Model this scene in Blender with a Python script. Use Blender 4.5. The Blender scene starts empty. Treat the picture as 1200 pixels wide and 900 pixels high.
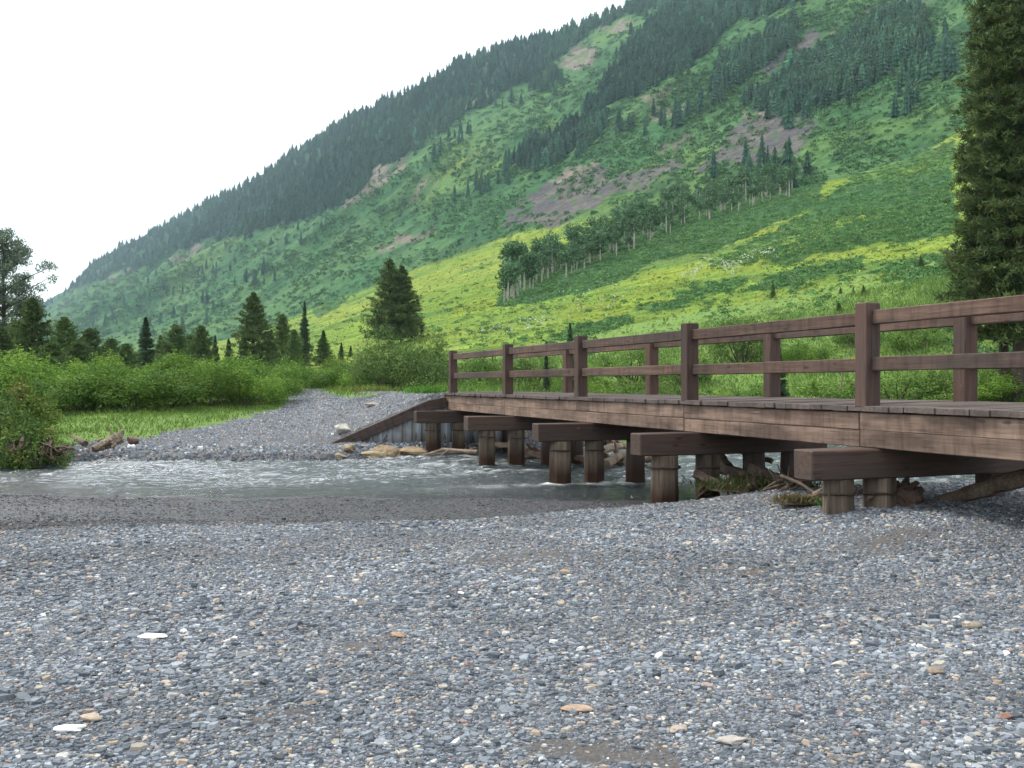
import bpy, bmesh, math, random
import numpy as np
from mathutils import Vector, Matrix, Euler

random.seed(7)
RNG = np.random.default_rng(11)
R = math.radians
scene = bpy.context.scene
COL = scene.collection
F = 1150.0          # focal length in 1200-px units
CAMZ = 1.70         # camera height above the water (water is z = 0)

# ------------------------------------------------------------------ noise
def _h(ix, iy, seed):
    n = (ix.astype(np.int64) * 374761393 + iy.astype(np.int64) * 668265263 + seed * 1442695041) & 0x7fffffff
    n = ((n ^ (n >> 13)) * 1274126177) & 0x7fffffff
    return ((n ^ (n >> 16)) & 0xffff) / 65535.0

def vnoise(x, y, seed=0):
    x = np.asarray(x, float); y = np.asarray(y, float)
    ix = np.floor(x); iy = np.floor(y)
    fx = x - ix; fy = y - iy
    fx = fx * fx * (3 - 2 * fx); fy = fy * fy * (3 - 2 * fy)
    a = _h(ix, iy, seed); b = _h(ix + 1, iy, seed); c = _h(ix, iy + 1, seed); d = _h(ix + 1, iy + 1, seed)
    return (a * (1 - fx) + b * fx) * (1 - fy) + (c * (1 - fx) + d * fx) * fy

def fbm(x, y, seed=0, octv=4):
    s = 0; a = 0.5; t = 0
    for o in range(octv):
        s = s + a * vnoise(x * 2 ** o, y * 2 ** o, seed + o * 17); t += a; a *= 0.5
    return s / t

def sm(a, b, x):
    t = np.clip((x - a) / (b - a), 0, 1)
    return t * t * (3 - 2 * t)

def inpoly(px, py, poly):
    px = np.asarray(px); py = np.asarray(py)
    r = np.zeros(px.shape, bool)
    n = len(poly)
    for i in range(n):
        x0, y0 = poly[i]; x1, y1 = poly[(i + 1) % n]
        if y0 == y1: continue
        c = ((y0 > py) != (y1 > py)) & (px < (x1 - x0) * (py - y0) / (y1 - y0) + x0)
        r ^= c
    return r

# ------------------------------------------------------------------ meshes
def new_mesh(name, V, Fc, C=None, smooth=False, mat=None):
    V = np.ascontiguousarray(V, np.float32); Fc = np.ascontiguousarray(Fc, np.int32)
    me = bpy.data.meshes.new(name)
    me.vertices.add(len(V)); me.vertices.foreach_set('co', V.ravel())
    k = Fc.shape[1]
    me.loops.add(Fc.size); me.loops.foreach_set('vertex_index', Fc.ravel())
    me.polygons.add(len(Fc)); me.polygons.foreach_set('loop_start', np.arange(0, Fc.size, k, dtype=np.int32))
    me.update(calc_edges=True)
    if C is not None:
        C = np.asarray(C, np.float32)
        if C.shape[1] == 3: C = np.concatenate([C, np.ones((len(C), 1), np.float32)], 1)
        at = me.attributes.new('Col', 'FLOAT_COLOR', 'POINT'); at.data.foreach_set('color', np.ascontiguousarray(C).ravel())
    me.polygons.foreach_set('use_smooth', np.full(len(Fc), smooth))
    if mat: me.materials.append(mat)
    me.validate()
    return me

def tag(o, label=None, cat=None, group=None, kind=None):
    if label: o['label'] = label
    if cat: o['category'] = cat
    if group: o['group'] = group
    if kind: o['kind'] = kind
    return o

def link(name, me, parent=None, loc=(0, 0, 0), rot=(0, 0, 0), scale=(1, 1, 1)):
    o = bpy.data.objects.new(name, me); COL.objects.link(o)
    o.location = loc; o.rotation_euler = rot; o.scale = scale
    if parent: o.parent = parent
    return o

def empty(name, loc=(0, 0, 0), rz=0.0):
    o = link(name, None, None, loc, (0, 0, rz)); o.empty_display_size = 0.3
    return o

class Geo:
    def __init__(s): s.V = []; s.F = []; s.C = []; s.n = 0
    def add(s, V, Fc, C=None):
        V = np.asarray(V, float); s.V.append(V); s.F.append(np.asarray(Fc, int) + s.n); s.n += len(V)
        s.C.append(np.tile(np.asarray(C if C is not None else (1, 1, 1), float), (len(V), 1)) if C is None or np.ndim(C) == 1 else np.asarray(C, float))
    def mesh(s, name, mat=None, smooth=False):
        return new_mesh(name, np.concatenate(s.V), np.concatenate(s.F), np.concatenate(s.C), smooth, mat)

def tube(pts, rad, n=8, rough=0.0, seed=0, cap=True):
    pts = np.asarray(pts, float); rad = np.asarray(rad, float)
    if cap:
        pts = np.concatenate([pts[:1], pts, pts[-1:]]); rad = np.concatenate([[rad[0] * .02], rad, [rad[-1] * .02]])
    rg = np.random.default_rng(seed)
    m = len(pts); V = []
    T = np.gradient(pts, axis=0)
    for i in range(m):
        if np.linalg.norm(T[i]) < 1e-9: T[i] = T[i - 1]
    up = np.array([0.31, 0.12, 0.94])
    ph = rg.uniform(-1, 1, n) * rough
    for i in range(m):
        t = T[i] / np.linalg.norm(T[i])
        a = np.cross(t, up)
        if np.linalg.norm(a) < 1e-3: a = np.cross(t, [1, 0, 0])
        a /= np.linalg.norm(a); b = np.cross(t, a)
        for k in range(n):
            an = 2 * math.pi * k / n
            r = rad[i] * (1 + ph[k] + rg.uniform(-1, 1) * rough * .5)
            V.append(pts[i] + r * (math.cos(an) * a + math.sin(an) * b))
    Fc = [[i * n + k, i * n + (k + 1) % n, (i + 1) * n + (k + 1) % n, (i + 1) * n + k] for i in range(m - 1) for k in range(n)]
    return np.array(V), np.array(Fc)

def cards(P, D, L, W, rng=RNG, nrm=None, nj=.45):
    """rhombic leaf faces: centre-bottom P, direction D, length L, width W"""
    N = len(P)
    if nrm is not None:
        nn = nrm + rng.normal(0, nj, (N, 3)); nn /= (np.linalg.norm(nn, axis=1, keepdims=True) + 1e-9)
        D = D - (D * nn).sum(1, keepdims=True) * nn
    D = D / (np.linalg.norm(D, axis=1, keepdims=True) + 1e-9)
    A = rng.normal(size=(N, 3)) if nrm is None else np.cross(nn, D)
    A -= (A * D).sum(1, keepdims=True) * D; A /= (np.linalg.norm(A, axis=1, keepdims=True) + 1e-9)
    L = np.broadcast_to(L, (N,))[:, None]; W = np.broadcast_to(W, (N,))[:, None]
    B = np.cross(D, A)
    V = np.empty((N, 4, 3))
    V[:, 0] = P; V[:, 2] = P + D * L
    V[:, 1] = P + D * L * .45 + A * W * .5 + B * W * .15
    V[:, 3] = P + D * L * .45 - A * W * .5 + B * W * .15
    return V.reshape(-1, 3), np.arange(N * 4).reshape(N, 4)

def box_mesh(name, sx, sy, sz, mat, bev=0.008, seg=None, wob=0.0, seed=0):
    bm = bmesh.new()
    bmesh.ops.create_cube(bm, size=1)
    bmesh.ops.scale(bm, vec=(sx, sy, sz), verts=bm.verts)
    if seg:
        ax, k = seg
        es = [e for e in bm.edges if abs((e.verts[0].co - e.verts[1].co)[ax]) > 1e-6]
        bmesh.ops.subdivide_edges(bm, edges=es, cuts=k, use_grid_fill=True)
    if wob:
        rg = random.Random(seed)
        for v in bm.verts:
            v.co += Vector((rg.uniform(-1, 1), rg.uniform(-1, 1), rg.uniform(-1, 1))) * wob
    if bev:
        es = [e for e in bm.edges if len(e.link_faces) == 2 and e.calc_face_angle(0) > 1.0]
        bmesh.ops.bevel(bm, geom=es, offset=bev, segments=1, affect='EDGES', profile=.5)
    me = bpy.data.meshes.new(name); bm.to_mesh(me); bm.free()
    me.materials.append(mat)
    return me

# ------------------------------------------------------------------ materials
def mat(name):
    m = bpy.data.materials.new(name); m.use_nodes = True
    nt = m.node_tree
    for n in list(nt.nodes): nt.nodes.remove(n)
    return m, nt

class NB:
    def __init__(s, nt): s.nt = nt
    def n(s, typ, **kw):
        nd = s.nt.nodes.new(typ)
        for k, v in kw.items():
            if k.startswith('i_'):
                key = k[2:]
                nd.inputs[int(key) if key.isdigit() else key.replace('_', ' ')].default_value = v
            else: setattr(nd, k, v)
        return nd
    def l(s, a, b): s.nt.links.new(a, b)
    def ramp(s, fac, stops, interp='LINEAR'):
        r = s.n('ShaderNodeValToRGB'); r.color_ramp.interpolation = interp
        el = r.color_ramp.elements
        while len(el) < len(stops): el.new(0.5)
        for e, (p, c) in zip(el, stops):
            e.position = p; e.color = (*c, 1) if len(c) == 3 else c
        s.l(fac, r.inputs[0]); return r.outputs[0]
    def mix(s, fac, a, b, bt='MIX'):
        m = s.n('ShaderNodeMix', data_type='RGBA', blend_type=bt)
        for sock, v in ((m.inputs[0], fac), (m.inputs[6], a), (m.inputs[7], b)):
            if hasattr(v, 'links'): s.l(v, sock)
            elif isinstance(v, (int, float)): sock.default_value = v
            else: sock.default_value = (*v, 1)
        return m.outputs[2]
    def noise(s, vec, scale, detail=4, rough=.55, dist=0.0):
        t = s.n('ShaderNodeTexNoise', i_Scale=scale, i_Detail=detail, i_Roughness=rough, i_Distortion=dist)
        if vec is not None: s.l(vec, t.inputs['Vector'])
        return t.outputs['Fac']
    def math(s, op, a, b=0.0, clamp=False):
        m = s.n('ShaderNodeMath', operation=op, use_clamp=clamp)
        for sock, v in ((m.inputs[0], a), (m.inputs[1], b)):
            if hasattr(v, 'links'): s.l(v, sock)
            else: sock.default_value = v
        return m.outputs[0]
    def mapping(s, vec, scale=(1, 1, 1), rot=(0, 0, 0)):
        m = s.n('ShaderNodeMapping'); s.l(vec, m.inputs[0]); m.inputs['Scale'].default_value = scale; m.inputs['Rotation'].default_value = rot
        return m.outputs[0]
    def out(s, shader):
        o = s.n('ShaderNodeOutputMaterial'); s.l(shader, o.inputs[0])
    def principled(s, col, rough=.8, bump=None, bstr=.3, bdist=.02, spec=.3):
        p = s.n('ShaderNodeBsdfPrincipled')
        if hasattr(col, 'links'): s.l(col, p.inputs['Base Color'])
        else: p.inputs['Base Color'].default_value = (*col, 1)
        if hasattr(rough, 'links'): s.l(rough, p.inputs['Roughness'])
        else: p.inputs['Roughness'].default_value = rough
        p.inputs['Specular IOR Level'].default_value = spec
        if bump is not None:
            b = s.n('ShaderNodeBump', i_Strength=bstr, i_Distance=bdist); s.l(bump, b.inputs['Height']); s.l(b.outputs[0], p.inputs['Normal'])
        return p

def foliage_mat(name, tint=(1, 1, 1), trans=.3, vary=.25):
    m, nt = mat(name); b = NB(nt)
    at = b.n('ShaderNodeAttribute', attribute_name='Col')
    oi = b.n('ShaderNodeObjectInfo')
    c = b.mix(1.0, at.outputs['Color'], tint, 'MULTIPLY')
    f = b.math('MULTIPLY_ADD', oi.outputs['Random'], vary); nt.nodes[-1].inputs[2].default_value = 1 - vary * .5
    c = b.mix(1.0, c, f, 'MULTIPLY')
    d = b.n('ShaderNodeBsdfDiffuse'); t = b.n('ShaderNodeBsdfTranslucent'); g = b.n('ShaderNodeBsdfGlossy', i_Roughness=.5)
    b.l(c, d.inputs[0]); b.l(c, t.inputs[0]); g.inputs[0].default_value = (.6, .6, .6, 1)
    mx = b.n('ShaderNodeMixShader', i_0=trans); b.l(d.outputs[0], mx.inputs[1]); b.l(t.outputs[0], mx.inputs[2])
    m2 = b.n('ShaderNodeMixShader', i_0=.025); b.l(mx.outputs[0], m2.inputs[1]); b.l(g.outputs[0], m2.inputs[2])
    b.out(m2.outputs[0]); return m

def attr_mat(name, rough=.85, noise_scale=None, amt=.5, bstr=.3, bdist=.02, spec=.3):
    m, nt = mat(name); b = NB(nt)
    at = b.n('ShaderNodeAttribute', attribute_name='Col'); c = at.outputs['Color']; bump = None
    if noise_scale:
        tc = b.n('ShaderNodeTexCoord'); nz = b.noise(tc.outputs['Object'], noise_scale, 5, .6)
        k = b.ramp(nz, [(.25, (1 - amt,) * 3), (.75, (1 + amt,) * 3)]); c = b.mix(1.0, c, k, 'MULTIPLY'); bump = nz
    p = b.principled(c, rough, bump, bstr, bdist, spec); b.out(p.outputs[0]); return m

def timber_mat(name, axis, dark, light, stain=(.06, .045, .04), scale=1.0, wet=0.0):
    m, nt = mat(name); b = NB(nt)
    tc = b.n('ShaderNodeTexCoord'); oi = b.n('ShaderNodeObjectInfo')
    off = b.n('ShaderNodeVectorMath', operation='ADD'); b.l(tc.outputs['Object'], off.inputs[0])
    cmb = b.n('ShaderNodeCombineXYZ')
    rr = b.math('MULTIPLY', oi.outputs['Random'], 37.0)
    for i in range(3): b.l(rr, cmb.inputs[i])
    b.l(cmb.outputs[0], off.inputs[1])
    sc = [26, 26, 26]; sc[axis] = 1.1
    g1 = b.noise(b.mapping(off.outputs[0], sc), scale, 6, .62, .4)
    sc2 = [3.0, 3.0, 3.0]; sc2[axis] = .8
    g2 = b.noise(b.mapping(off.outputs[0], sc2), scale, 4, .6)
    sc3 = [60, 60, 60]; sc3[axis] = 2.0
    g3 = b.noise(b.mapping(off.outputs[0], sc3), scale, 3, .5)
    c = b.ramp(g1, [(.3, dark), (.7, light)])
    c = b.mix(b.ramp(g2, [(.42, (0, 0, 0)), (.68, (1, 1, 1))]), c, stain)
    cr = b.ramp(g3, [(.30, (.35, .33, .32)), (.40, (1, 1, 1))])
    c = b.mix(.7, c, cr, 'MULTIPLY')
    # worn pale scuffs
    w = b.noise(b.mapping(off.outputs[0], [x * .45 for x in sc]), scale * 1.7, 5, .7)
    c = b.mix(b.ramp(w, [(.66, (0, 0, 0)), (.78, (.55, .55, .55))]), c, tuple(min(1, x * 2.1) for x in light))
    kn = b.n('ShaderNodeTexVoronoi', feature='F1'); ks = [7.0, 7.0, 7.0]; ks[axis] = 2.2; kn.inputs['Scale'].default_value = 1.0; b.l(b.mapping(off.outputs[0], ks), kn.inputs['Vector'])
    c = b.mix(b.ramp(kn.outputs['Distance'], [(.06, (.85,) * 3), (.15, (0, 0, 0))]), c, tuple(x * .5 for x in dark))
    sf = [14, 14, 14]; sf[axis] = 4.5
    sc_ = b.noise(b.mapping(off.outputs[0], sf), 1.0, 3, .6)
    c = b.mix(b.ramp(sc_, [(.72, (0, 0, 0)), (.78, (.7,) * 3)]), c, (.30, .17, .095))
    if axis == 0:
        dr = b.noise(b.mapping(off.outputs[0], (9, 1, 1.2)), 1.0, 4, .65)
        c = b.mix(1.0, c, b.ramp(dr, [(.32, (.62, .60, .58)), (.52, (1, 1, 1)), (.72, (1.12, 1.10, 1.06))]), 'MULTIPLY')
    vv = b.math('MULTIPLY_ADD', oi.outputs['Random'], .35); nt.nodes[-1].inputs[2].default_value = .82
    c = b.mix(1.0, c, vv, 'MULTIPLY')
    if wet:
        geo = b.n('ShaderNodeNewGeometry'); sx = b.n('ShaderNodeSeparateXYZ'); b.l(geo.outputs['Position'], sx.inputs[0])
        zz = b.math('ADD', sx.outputs[2], b.math('MULTIPLY', g2, -.25))
        c = b.mix(b.ramp(zz, [(.05, (1, 1, 1)), (.34, (0, 0, 0))]), c, (.035, .016, .008))
    bs = b.math('ADD', g1, b.math('MULTIPLY', g3, .8))
    p = b.principled(c, .78, bs, .45, .006, .25); b.out(p.outputs[0]); return m

M = {}
PUR = ((.062, .037, .029), (.132, .080, .062))
M['post'] = timber_mat('brown_stained_post', 2, *PUR)
M['rail'] = timber_mat('brown_stained_rail', 0, (.070, .044, .033), (.158, .100, .076))
M['fascia'] = timber_mat('weathered_fascia', 0, (.165, .112, .085), (.32, .227, .175), (.105, .072, .056))
M['deck'] = timber_mat('deck_planks', 1, (.095, .074, .066), (.185, .150, .135), (.065, .05, .045))
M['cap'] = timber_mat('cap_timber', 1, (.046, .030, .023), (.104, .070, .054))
M['capold'] = timber_mat('weathered_cap_timber', 1, (.06, .048, .040), (.14, .115, .095))
M['coping'] = timber_mat('coping_timber', 0, (.05, .037, .032), (.105, .08, .068))
M['pile'] = timber_mat('pile_timber', 2, (.085, .065, .048), (.21, .165, .12), (.06, .045, .034), wet=1)
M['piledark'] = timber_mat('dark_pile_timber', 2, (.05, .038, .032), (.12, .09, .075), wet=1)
M['drift'] = timber_mat('driftwood', 0, (.15, .115, .085), (.36, .285, .21), (.13, .095, .07), 1.5)
M['driftred'] = timber_mat('reddish_driftwood', 0, (.11, .072, .055), (.26, .18, .135), (.085, .055, .045), 1.5)
M['root'] = timber_mat('brown_root', 0, (.06, .043, .033), (.17, .125, .09), (.05, .035, .028), 1.5)
M['bark'] = timber_mat('bark', 2, (.04, .03, .024), (.11, .08, .06))
M['twig'] = timber_mat('twig_bark', 2, (.07, .055, .04), (.16, .125, .09))
M['leaf'] = foliage_mat('willow_leaves', vary=.55)
M['needle'] = foliage_mat('needles', tint=(1.15, 1.15, 1.15), trans=.3)
M['far'] = foliage_mat('far_foliage', trans=.1)
M['grass'] = foliage_mat('grass_blades', trans=.35)
M['stone'] = attr_mat('pebble_stone', .8, 60, .28, .3, .004, .35)
M['boulder'] = attr_mat('boulder_stone', .85, 9, .35, .6, .03, .3)
M['white'] = attr_mat('white_stone', .6, 40, .12, .2, .004)
m, nt = mat('steel_band'); b = NB(nt); tc = b.n('ShaderNodeTexCoord')
nz = b.noise(tc.outputs['Object'], 25); p = b.principled(b.ramp(nz, [(.3, (.03, .02, .016)), (.7, (.075, .05, .04))]), .6, nz); b.out(p.outputs[0]); M['band'] = m
m, nt = mat('grey_sheet_steel'); b = NB(nt); tc = b.n('ShaderNodeTexCoord')
n1 = b.noise(b.mapping(tc.outputs['Object'], (6, 6, .8)), 1.0, 5, .6); n2 = b.noise(tc.outputs['Object'], 1.3, 4, .6)
c = b.ramp(n1, [(.3, (.30, .345, .38)), (.7, (.46, .52, .56))])
c = b.mix(b.ramp(n2, [(.5, (0, 0, 0)), (.75, (.6, .6, .6))]), c, (.20, .185, .15))
geo = b.n('ShaderNodeNewGeometry'); sx = b.n('ShaderNodeSeparateXYZ'); b.l(geo.outputs['Position'], sx.inputs[0])
zz = b.math('ADD', sx.outputs[2], b.math('MULTIPLY', n2, -.3))
c = b.mix(b.ramp(zz, [(.0, (1, 1, 1)), (.35, (0, 0, 0))]), c, (.12, .095, .06))
p = b.principled(c, .55, n1, .15, .01, .4); p.inputs['Metallic'].default_value = .15; b.out(p.outputs[0]); M['steel'] = m

# ------------------------------------------------------------------ bridge frame
TH = math.atan(411 / F)
n2 = np.array([math.cos(TH), math.sin(TH)]); d2 = np.array([-math.sin(TH), math.cos(TH)])
BO = n2 * 6.92
BRZ = math.atan2(d2[1], d2[0])
DECK = 1.475
TEND = 24.15

def to_bridge(X, Y):
    return X * d2[0] + Y * d2[1], -((X * n2[0] + Y * n2[1]) - 6.92)   # t along, e to the left

def bw(t, e, z=0):
    q = BO + d2 * t - n2 * e
    return Vector((q[0], q[1], z))

# ------------------------------------------------------------------ terrain
LIPX = [-40, -20, -5.2, -2, 0, 1.6, 3.2, 6, 20, 40]; LIPY = [8.5, 9.0, 9.55, 10.1, 10.6, 11.5, 12.0, 12.3, 13.0, 14]
WNX = [-40, -20, -5, 0, 2, 5, 10, 20, 40]; WNY = [15.2, 15.2, 15.0, 14.5, 14.3, 14.6, 15.6, 17.5, 21]
FBX = [-40, -20, -11, -10, -9.2, -6.6, -4, -2.6, -1.67, 0, 2, 4, 10, 30, 45]
FBY = [19.0, 19.3, 19.7, 20.4, 21.9, 21.8, 22.0, 23.2, 24.0, 24.9, 25.6, 26.2, 27.5, 31, 36]
GRAVEL_FAR = [(55, 570), (60, 524), (100, 516), (170, 512), (258, 496), (330, 478), (341, 462), (347, 455), (374, 455), (388, 463), (402, 466), (440, 463), (530, 461.5), (720, 461), (720, 700), (55, 700)]

def ground_h(X, Y):
    X = np.asarray(X, float); Y = np.asarray(Y, float)
    lip = np.interp(X, LIPX, LIPY) + (fbm(X * .6, Y * 0 + 3, 5, 3) - .5) * .7
    wn = np.interp(X, WNX, WNY); fb = np.interp(X, FBX, FBY) + (fbm(X * .8, X * 0 + 9, 8, 3) - .5) * .5
    zb = .20 + .07 * sm(-1, 5, X) + .06 * sm(4, 10, Y) + .13 * sm(1.8, 4.2, X) * sm(6.5, 9.6, Y) + (fbm(X * .35, Y * .35, 1, 3) - .5) * .10 + (fbm(X * 1.6, Y * 1.6, 2, 3) - .5) * .045
    drop = sm(0, 1.1, Y - lip)
    beyond = np.interp((Y - lip) / np.maximum(wn - lip, .3), [0, .25, 1, 1.5, 2.4], [.20, .12, 0, -.18, -.42]) + (fbm(X * 1.1, Y * 1.1, 4, 3) - .5) * .05
    zn = zb * (1 - drop) + beyond * drop
    zn = np.where(Y < lip, zb, zn)
    dd = Y - fb
    zf = np.interp(dd, [-3.5, -1.2, 0, .7, 2, 8, 15, 20, 30, 60, 90], [-.42, -.2, 0, .14, .26, .62, 1.05, 1.38, 1.48, 1.6, 1.7])
    zf = zf + (1 - sm(-10.6, -9.0, X)) * .22 * sm(0, .9, dd) * (1 - sm(2, 6, dd)) + (fbm(X * .9, Y * .9, 21, 3) - .5) * .10 * sm(-.5, 2, dd)
    t, e = to_bridge(X, Y); sd = t - TEND
    mound = 1.45 - .40 * np.maximum(e - .1, 0) / (1 + np.maximum(sd, 0) * .07) - .4 * np.maximum(-1.85 - e, 0)
    zf = np.where(sd > 0.12, np.maximum(zf, np.minimum(mound, 1.45) + (fbm(X * 1.2, Y * 1.2, 23, 3) - .5) * .03), zf)
    # near-end embankment under the bridge start (off to the right)
    mid = .5 * (wn + fb)
    z = np.where(Y < mid, zn, zf)
    m2 = 1.40 - .35 * np.maximum(e - .1, 0) - .35 * np.maximum(-1.85 - e, 0)
    z = np.where(t < .6, np.maximum(z, m2 - .0), z)
    return z

SKX = [-2000, -700, -300, -144, 20, 57, 82, 110, 140, 170, 200, 250, 300, 400, 440, 480, 520, 560, 600, 640, 680, 720, 800, 1000, 1200, 1500, 3000]
SKY = [440, 430, 425, 420, 372, 349, 334, 306, 288, 274, 255, 229, 203, 141, 119, 99, 79, 60, 47, 38, 23, 11, -35, -135, -235, -330, -330]
# wooded crest: trees stand up to the skyline, so the ground itself is a little lower
FTX = [-144, 200, 365, 530, 700, 800, 1200]; FTF = [.22, .24, .305, .395, .447, .45, .45]

def mount_h(px, Y):
    vc = (450 - np.interp(px, SKX, SKY) - 4) / F
    den = np.maximum(.839 * (px - 600) / F + .544, .06)
    Yc = 1 / (den / 740 + 1 / 4500)
    Hc = vc * Yc
    ft = np.interp(px, FTX, FTF)
    tau = Y / Yc
    t0 = .045; tf = .338
    hf = ft * tf                        # height fraction at the top of the fan
    h = np.where(tau < t0, 0, 0.)
    fan = hf * (np.clip((tau - t0) / (tf - t0), 0, 1)) ** 1.12
    tt = np.clip((tau - tf - .012) / (1 - tf - .012), 0, 1)
    steep = (1 - hf) * (tt * .86 + .14 * tt ** 1.6)
    h = np.where(tau < tf, fan, hf + steep)
    h = np.where(tau > 1, 1 - (tau - 1) * .6, h)
    h = h * Hc
    X = (px - 600) / F * Y
    s = -X * .544 + Y * .839; q = X * .839 + Y * .544
    wst = sm(tf + .02, tf + .2, tau) * (1 - sm(.9, 1.0, tau) * .75)
    gul = np.abs(fbm(s / 95 + q / 260, q / 420, 31, 4) - .5) * 2
    h = h + (gul - .35) * 34 * wst * np.clip(Yc / 900, .5, 1.8)
    h = h + (fbm(X / 45, Y / 45, 41, 4) - .5) * 13 * wst
    wf = sm(t0, t0 + .12, tau) * (1 - wst)
    h = h + ((fbm(s / 60, q / 26, 43, 3) - .5) * 3.0 + (fbm(X / 9, Y / 9, 44, 2) - .5) * .7) * wf
    return np.maximum(h, -30)

def terrain_h(X, Y):
    r = np.hypot(X, Y)
    px = 600 + F * X / np.maximum(Y, .5)
    base = np.where(r < 95, ground_h(X, Y), 1.7)
    return base + mount_h(px, np.maximum(Y, .5))

def project(X, Y, Z):
    return 600 + F * X / Y, 450 - F * (Z - CAMZ) / Y

# polar columns, also used to put things on the hillside
AZ = np.radians(np.concatenate([np.arange(-66, -32, .4), np.arange(-32, 32, .11), np.arange(32, 66.1, .4)]))
RN = np.concatenate([np.arange(1.2, 14, .11), np.arange(14, 28, .13), 28 * 1.012 ** np.arange(0, 80)]); RN = RN[RN < 70]
RF = RN[-1] * np.concatenate([1.0145 ** np.arange(0, 320)]); RF = RF[RF < 4600]

def grid(rr):
    A, Q = np.meshgrid(AZ, rr)
    Y = Q * np.cos(0 * A)  # rows of constant depth: r is depth along the view
    X = Y * np.tan(A)
    Z = terrain_h(X, Y)
    n, k = A.shape
    idx = np.arange(n * k).reshape(n, k)
    Fc = np.stack([idx[:-1, :-1], idx[:-1, 1:], idx[1:, 1:], idx[1:, :-1]], -1).reshape(-1, 4)
    return X, Y, Z, Fc

# ------------------------------------------------------------------ ground sheet
def ground_material():
    m, nt = mat('shingle_and_turf'); b = NB(nt)
    tc = b.n('ShaderNodeTexCoord'); at = b.n('ShaderNodeAttribute', attribute_name='Col')
    sp = b.n('ShaderNodeSeparateColor'); b.l(at.outputs['Color'], sp.inputs[0])
    pos = tc.outputs['Object']
    warp = b.n('ShaderNodeTexNoise', i_Scale=9.0, i_Detail=2); b.l(pos, warp.inputs['Vector'])
    def cells(scale):
        mp = b.mapping(pos, (scale, scale, scale))
        v = b.n('ShaderNodeTexVoronoi', feature='F1'); v.inputs['Scale'].default_value = 1.0; b.l(mp, v.inputs['Vector'])
        s2 = b.n('ShaderNodeSeparateColor'); b.l(v.outputs['Color'], s2.inputs[0])
        col = b.ramp(s2.outputs[0], [(0, (.05, .055, .062)), (.30, (.085, .09, .10)), (.55, (.125, .13, .142)), (.74, (.165, .17, .18)), (.86, (.25, .25, .245)), (.93, (.24, .19, .145)), (1, (.34, .33, .31))], 'CONSTANT')
        return col, v.outputs['Distance']
    c1, dd1 = cells(42); c2, dd2 = cells(95); c3, dd3 = cells(20)
    big = b.noise(pos, 3.0, 3)
    c = b.mix(b.ramp(big, [(.4, (0, 0, 0)), (.6, (1, 1, 1))]), c1, c2)
    c = b.mix(b.ramp(b.noise(pos, 5.0, 2), [(.55, (0, 0, 0)), (.6, (1, 1, 1))]), c, c3)
    c = b.mix(1.0, c, b.ramp(b.noise(pos, 1.1, 4), [(.3, (.72,) * 3), (.7, (1.12,) * 3)]), 'MULTIPLY')
    # mud patches
    c = b.mix(b.math('MULTIPLY', sp.outputs[2], .85), c, (.085, .078, .072))
    # wet stones lie dark
    c = b.mix(sp.outputs[1], c, b.mix(1.0, c, (.29, .285, .29), 'MULTIPLY'))
    g1 = b.noise(pos, 1.6, 5, .65); g2 = b.noise(pos, 14, 4, .7)
    g = b.ramp(g1, [(.3, (.085, .170, .026)), (.55, (.125, .225, .034)), (.75, (.19, .25, .055))])
    g = b.mix(1.0, g, b.ramp(g2, [(.3, (.6,) * 3), (.7, (1.25,) * 3)]), 'MULTIPLY')
    c = b.mix(sp.outputs[0], c, g)
    bh = b.math('ADD', b.math('MULTIPLY', dd1, -1.0), b.math('MULTIPLY', g2, .4))
    rg = b.math('MULTIPLY_ADD', sp.outputs[1], -.45); nt.nodes[-1].inputs[2].default_value = .88
    p = b.principled(c, rg, bh, .7, .012, .3); b.out(p.outputs[0]); return m

X, Y, Z, Fc = grid(RN)
px, py = project(X, Y, np.minimum(Z, 1.55))
wx = (fbm(X * 1.3, Y * 1.3, 51, 3) - .5); wy = (fbm(X * 1.3, Y * 1.3, 52, 3) - .5)
grav = inpoly(px + wx * 26, py + wy * 9 * (30 / np.maximum(Y, 20)), GRAVEL_FAR)
wn = np.interp(X, WNX, WNY); fb = np.interp(X, FBX, FBY); mid = .5 * (wn + fb)
tt_, ee_ = to_bridge(X, Y)
road = (tt_ > TEND - .6) & (ee_ < .4) & (ee_ > -2.1) & (tt_ < TEND + 12)
far = Y > mid
grass = (far & ~grav & ~road & (Y > fb + .35 + wx * .8)).astype(float)
wet = np.where(far, sm(.22, .02, Z), np.clip(sm(.16, .02, Z) * .6 + .9 * sm(-.05, .6, Y - np.interp(X, LIPX, LIPY)), 0, 1))
mud = np.zeros_like(X)
for (mx, my, mr) in ((.47, 3.95, .40), (-1.1, 4.35, .3), (-.55, 4.35, .25), (3.2, 8.6, .5), (1.6, 7.6, .5), (.1, 8.2, .6), (4.7, 7.9, .45), (-.9, 5.6, .3)):
    q = np.hypot((X - mx), (Y - my) * 1.5) / mr + (fbm(X * 3.2, Y * 3.2, 57, 4) - .5) * 3.0
    mud = np.maximum(mud, sm(1.0, .55, q))
mud = np.where(far, 0, mud)
ground_me = new_mesh('ground', np.stack([X, Y, Z], -1).reshape(-1, 3), Fc, np.stack([grass, wet, mud], -1).reshape(-1, 3), True, ground_material())
tag(link('ground', ground_me), kind='structure')

# ------------------------------------------------------------------ mountain
RF = RF[0] * 1.0062 ** np.arange(0, 700); RF = RF[RF < 4600]
X, Y, Z, Fc = grid(RF)
Z[0] = terrain_h(X[0], Y[0])
px, py = project(X, Y, Z)

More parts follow.
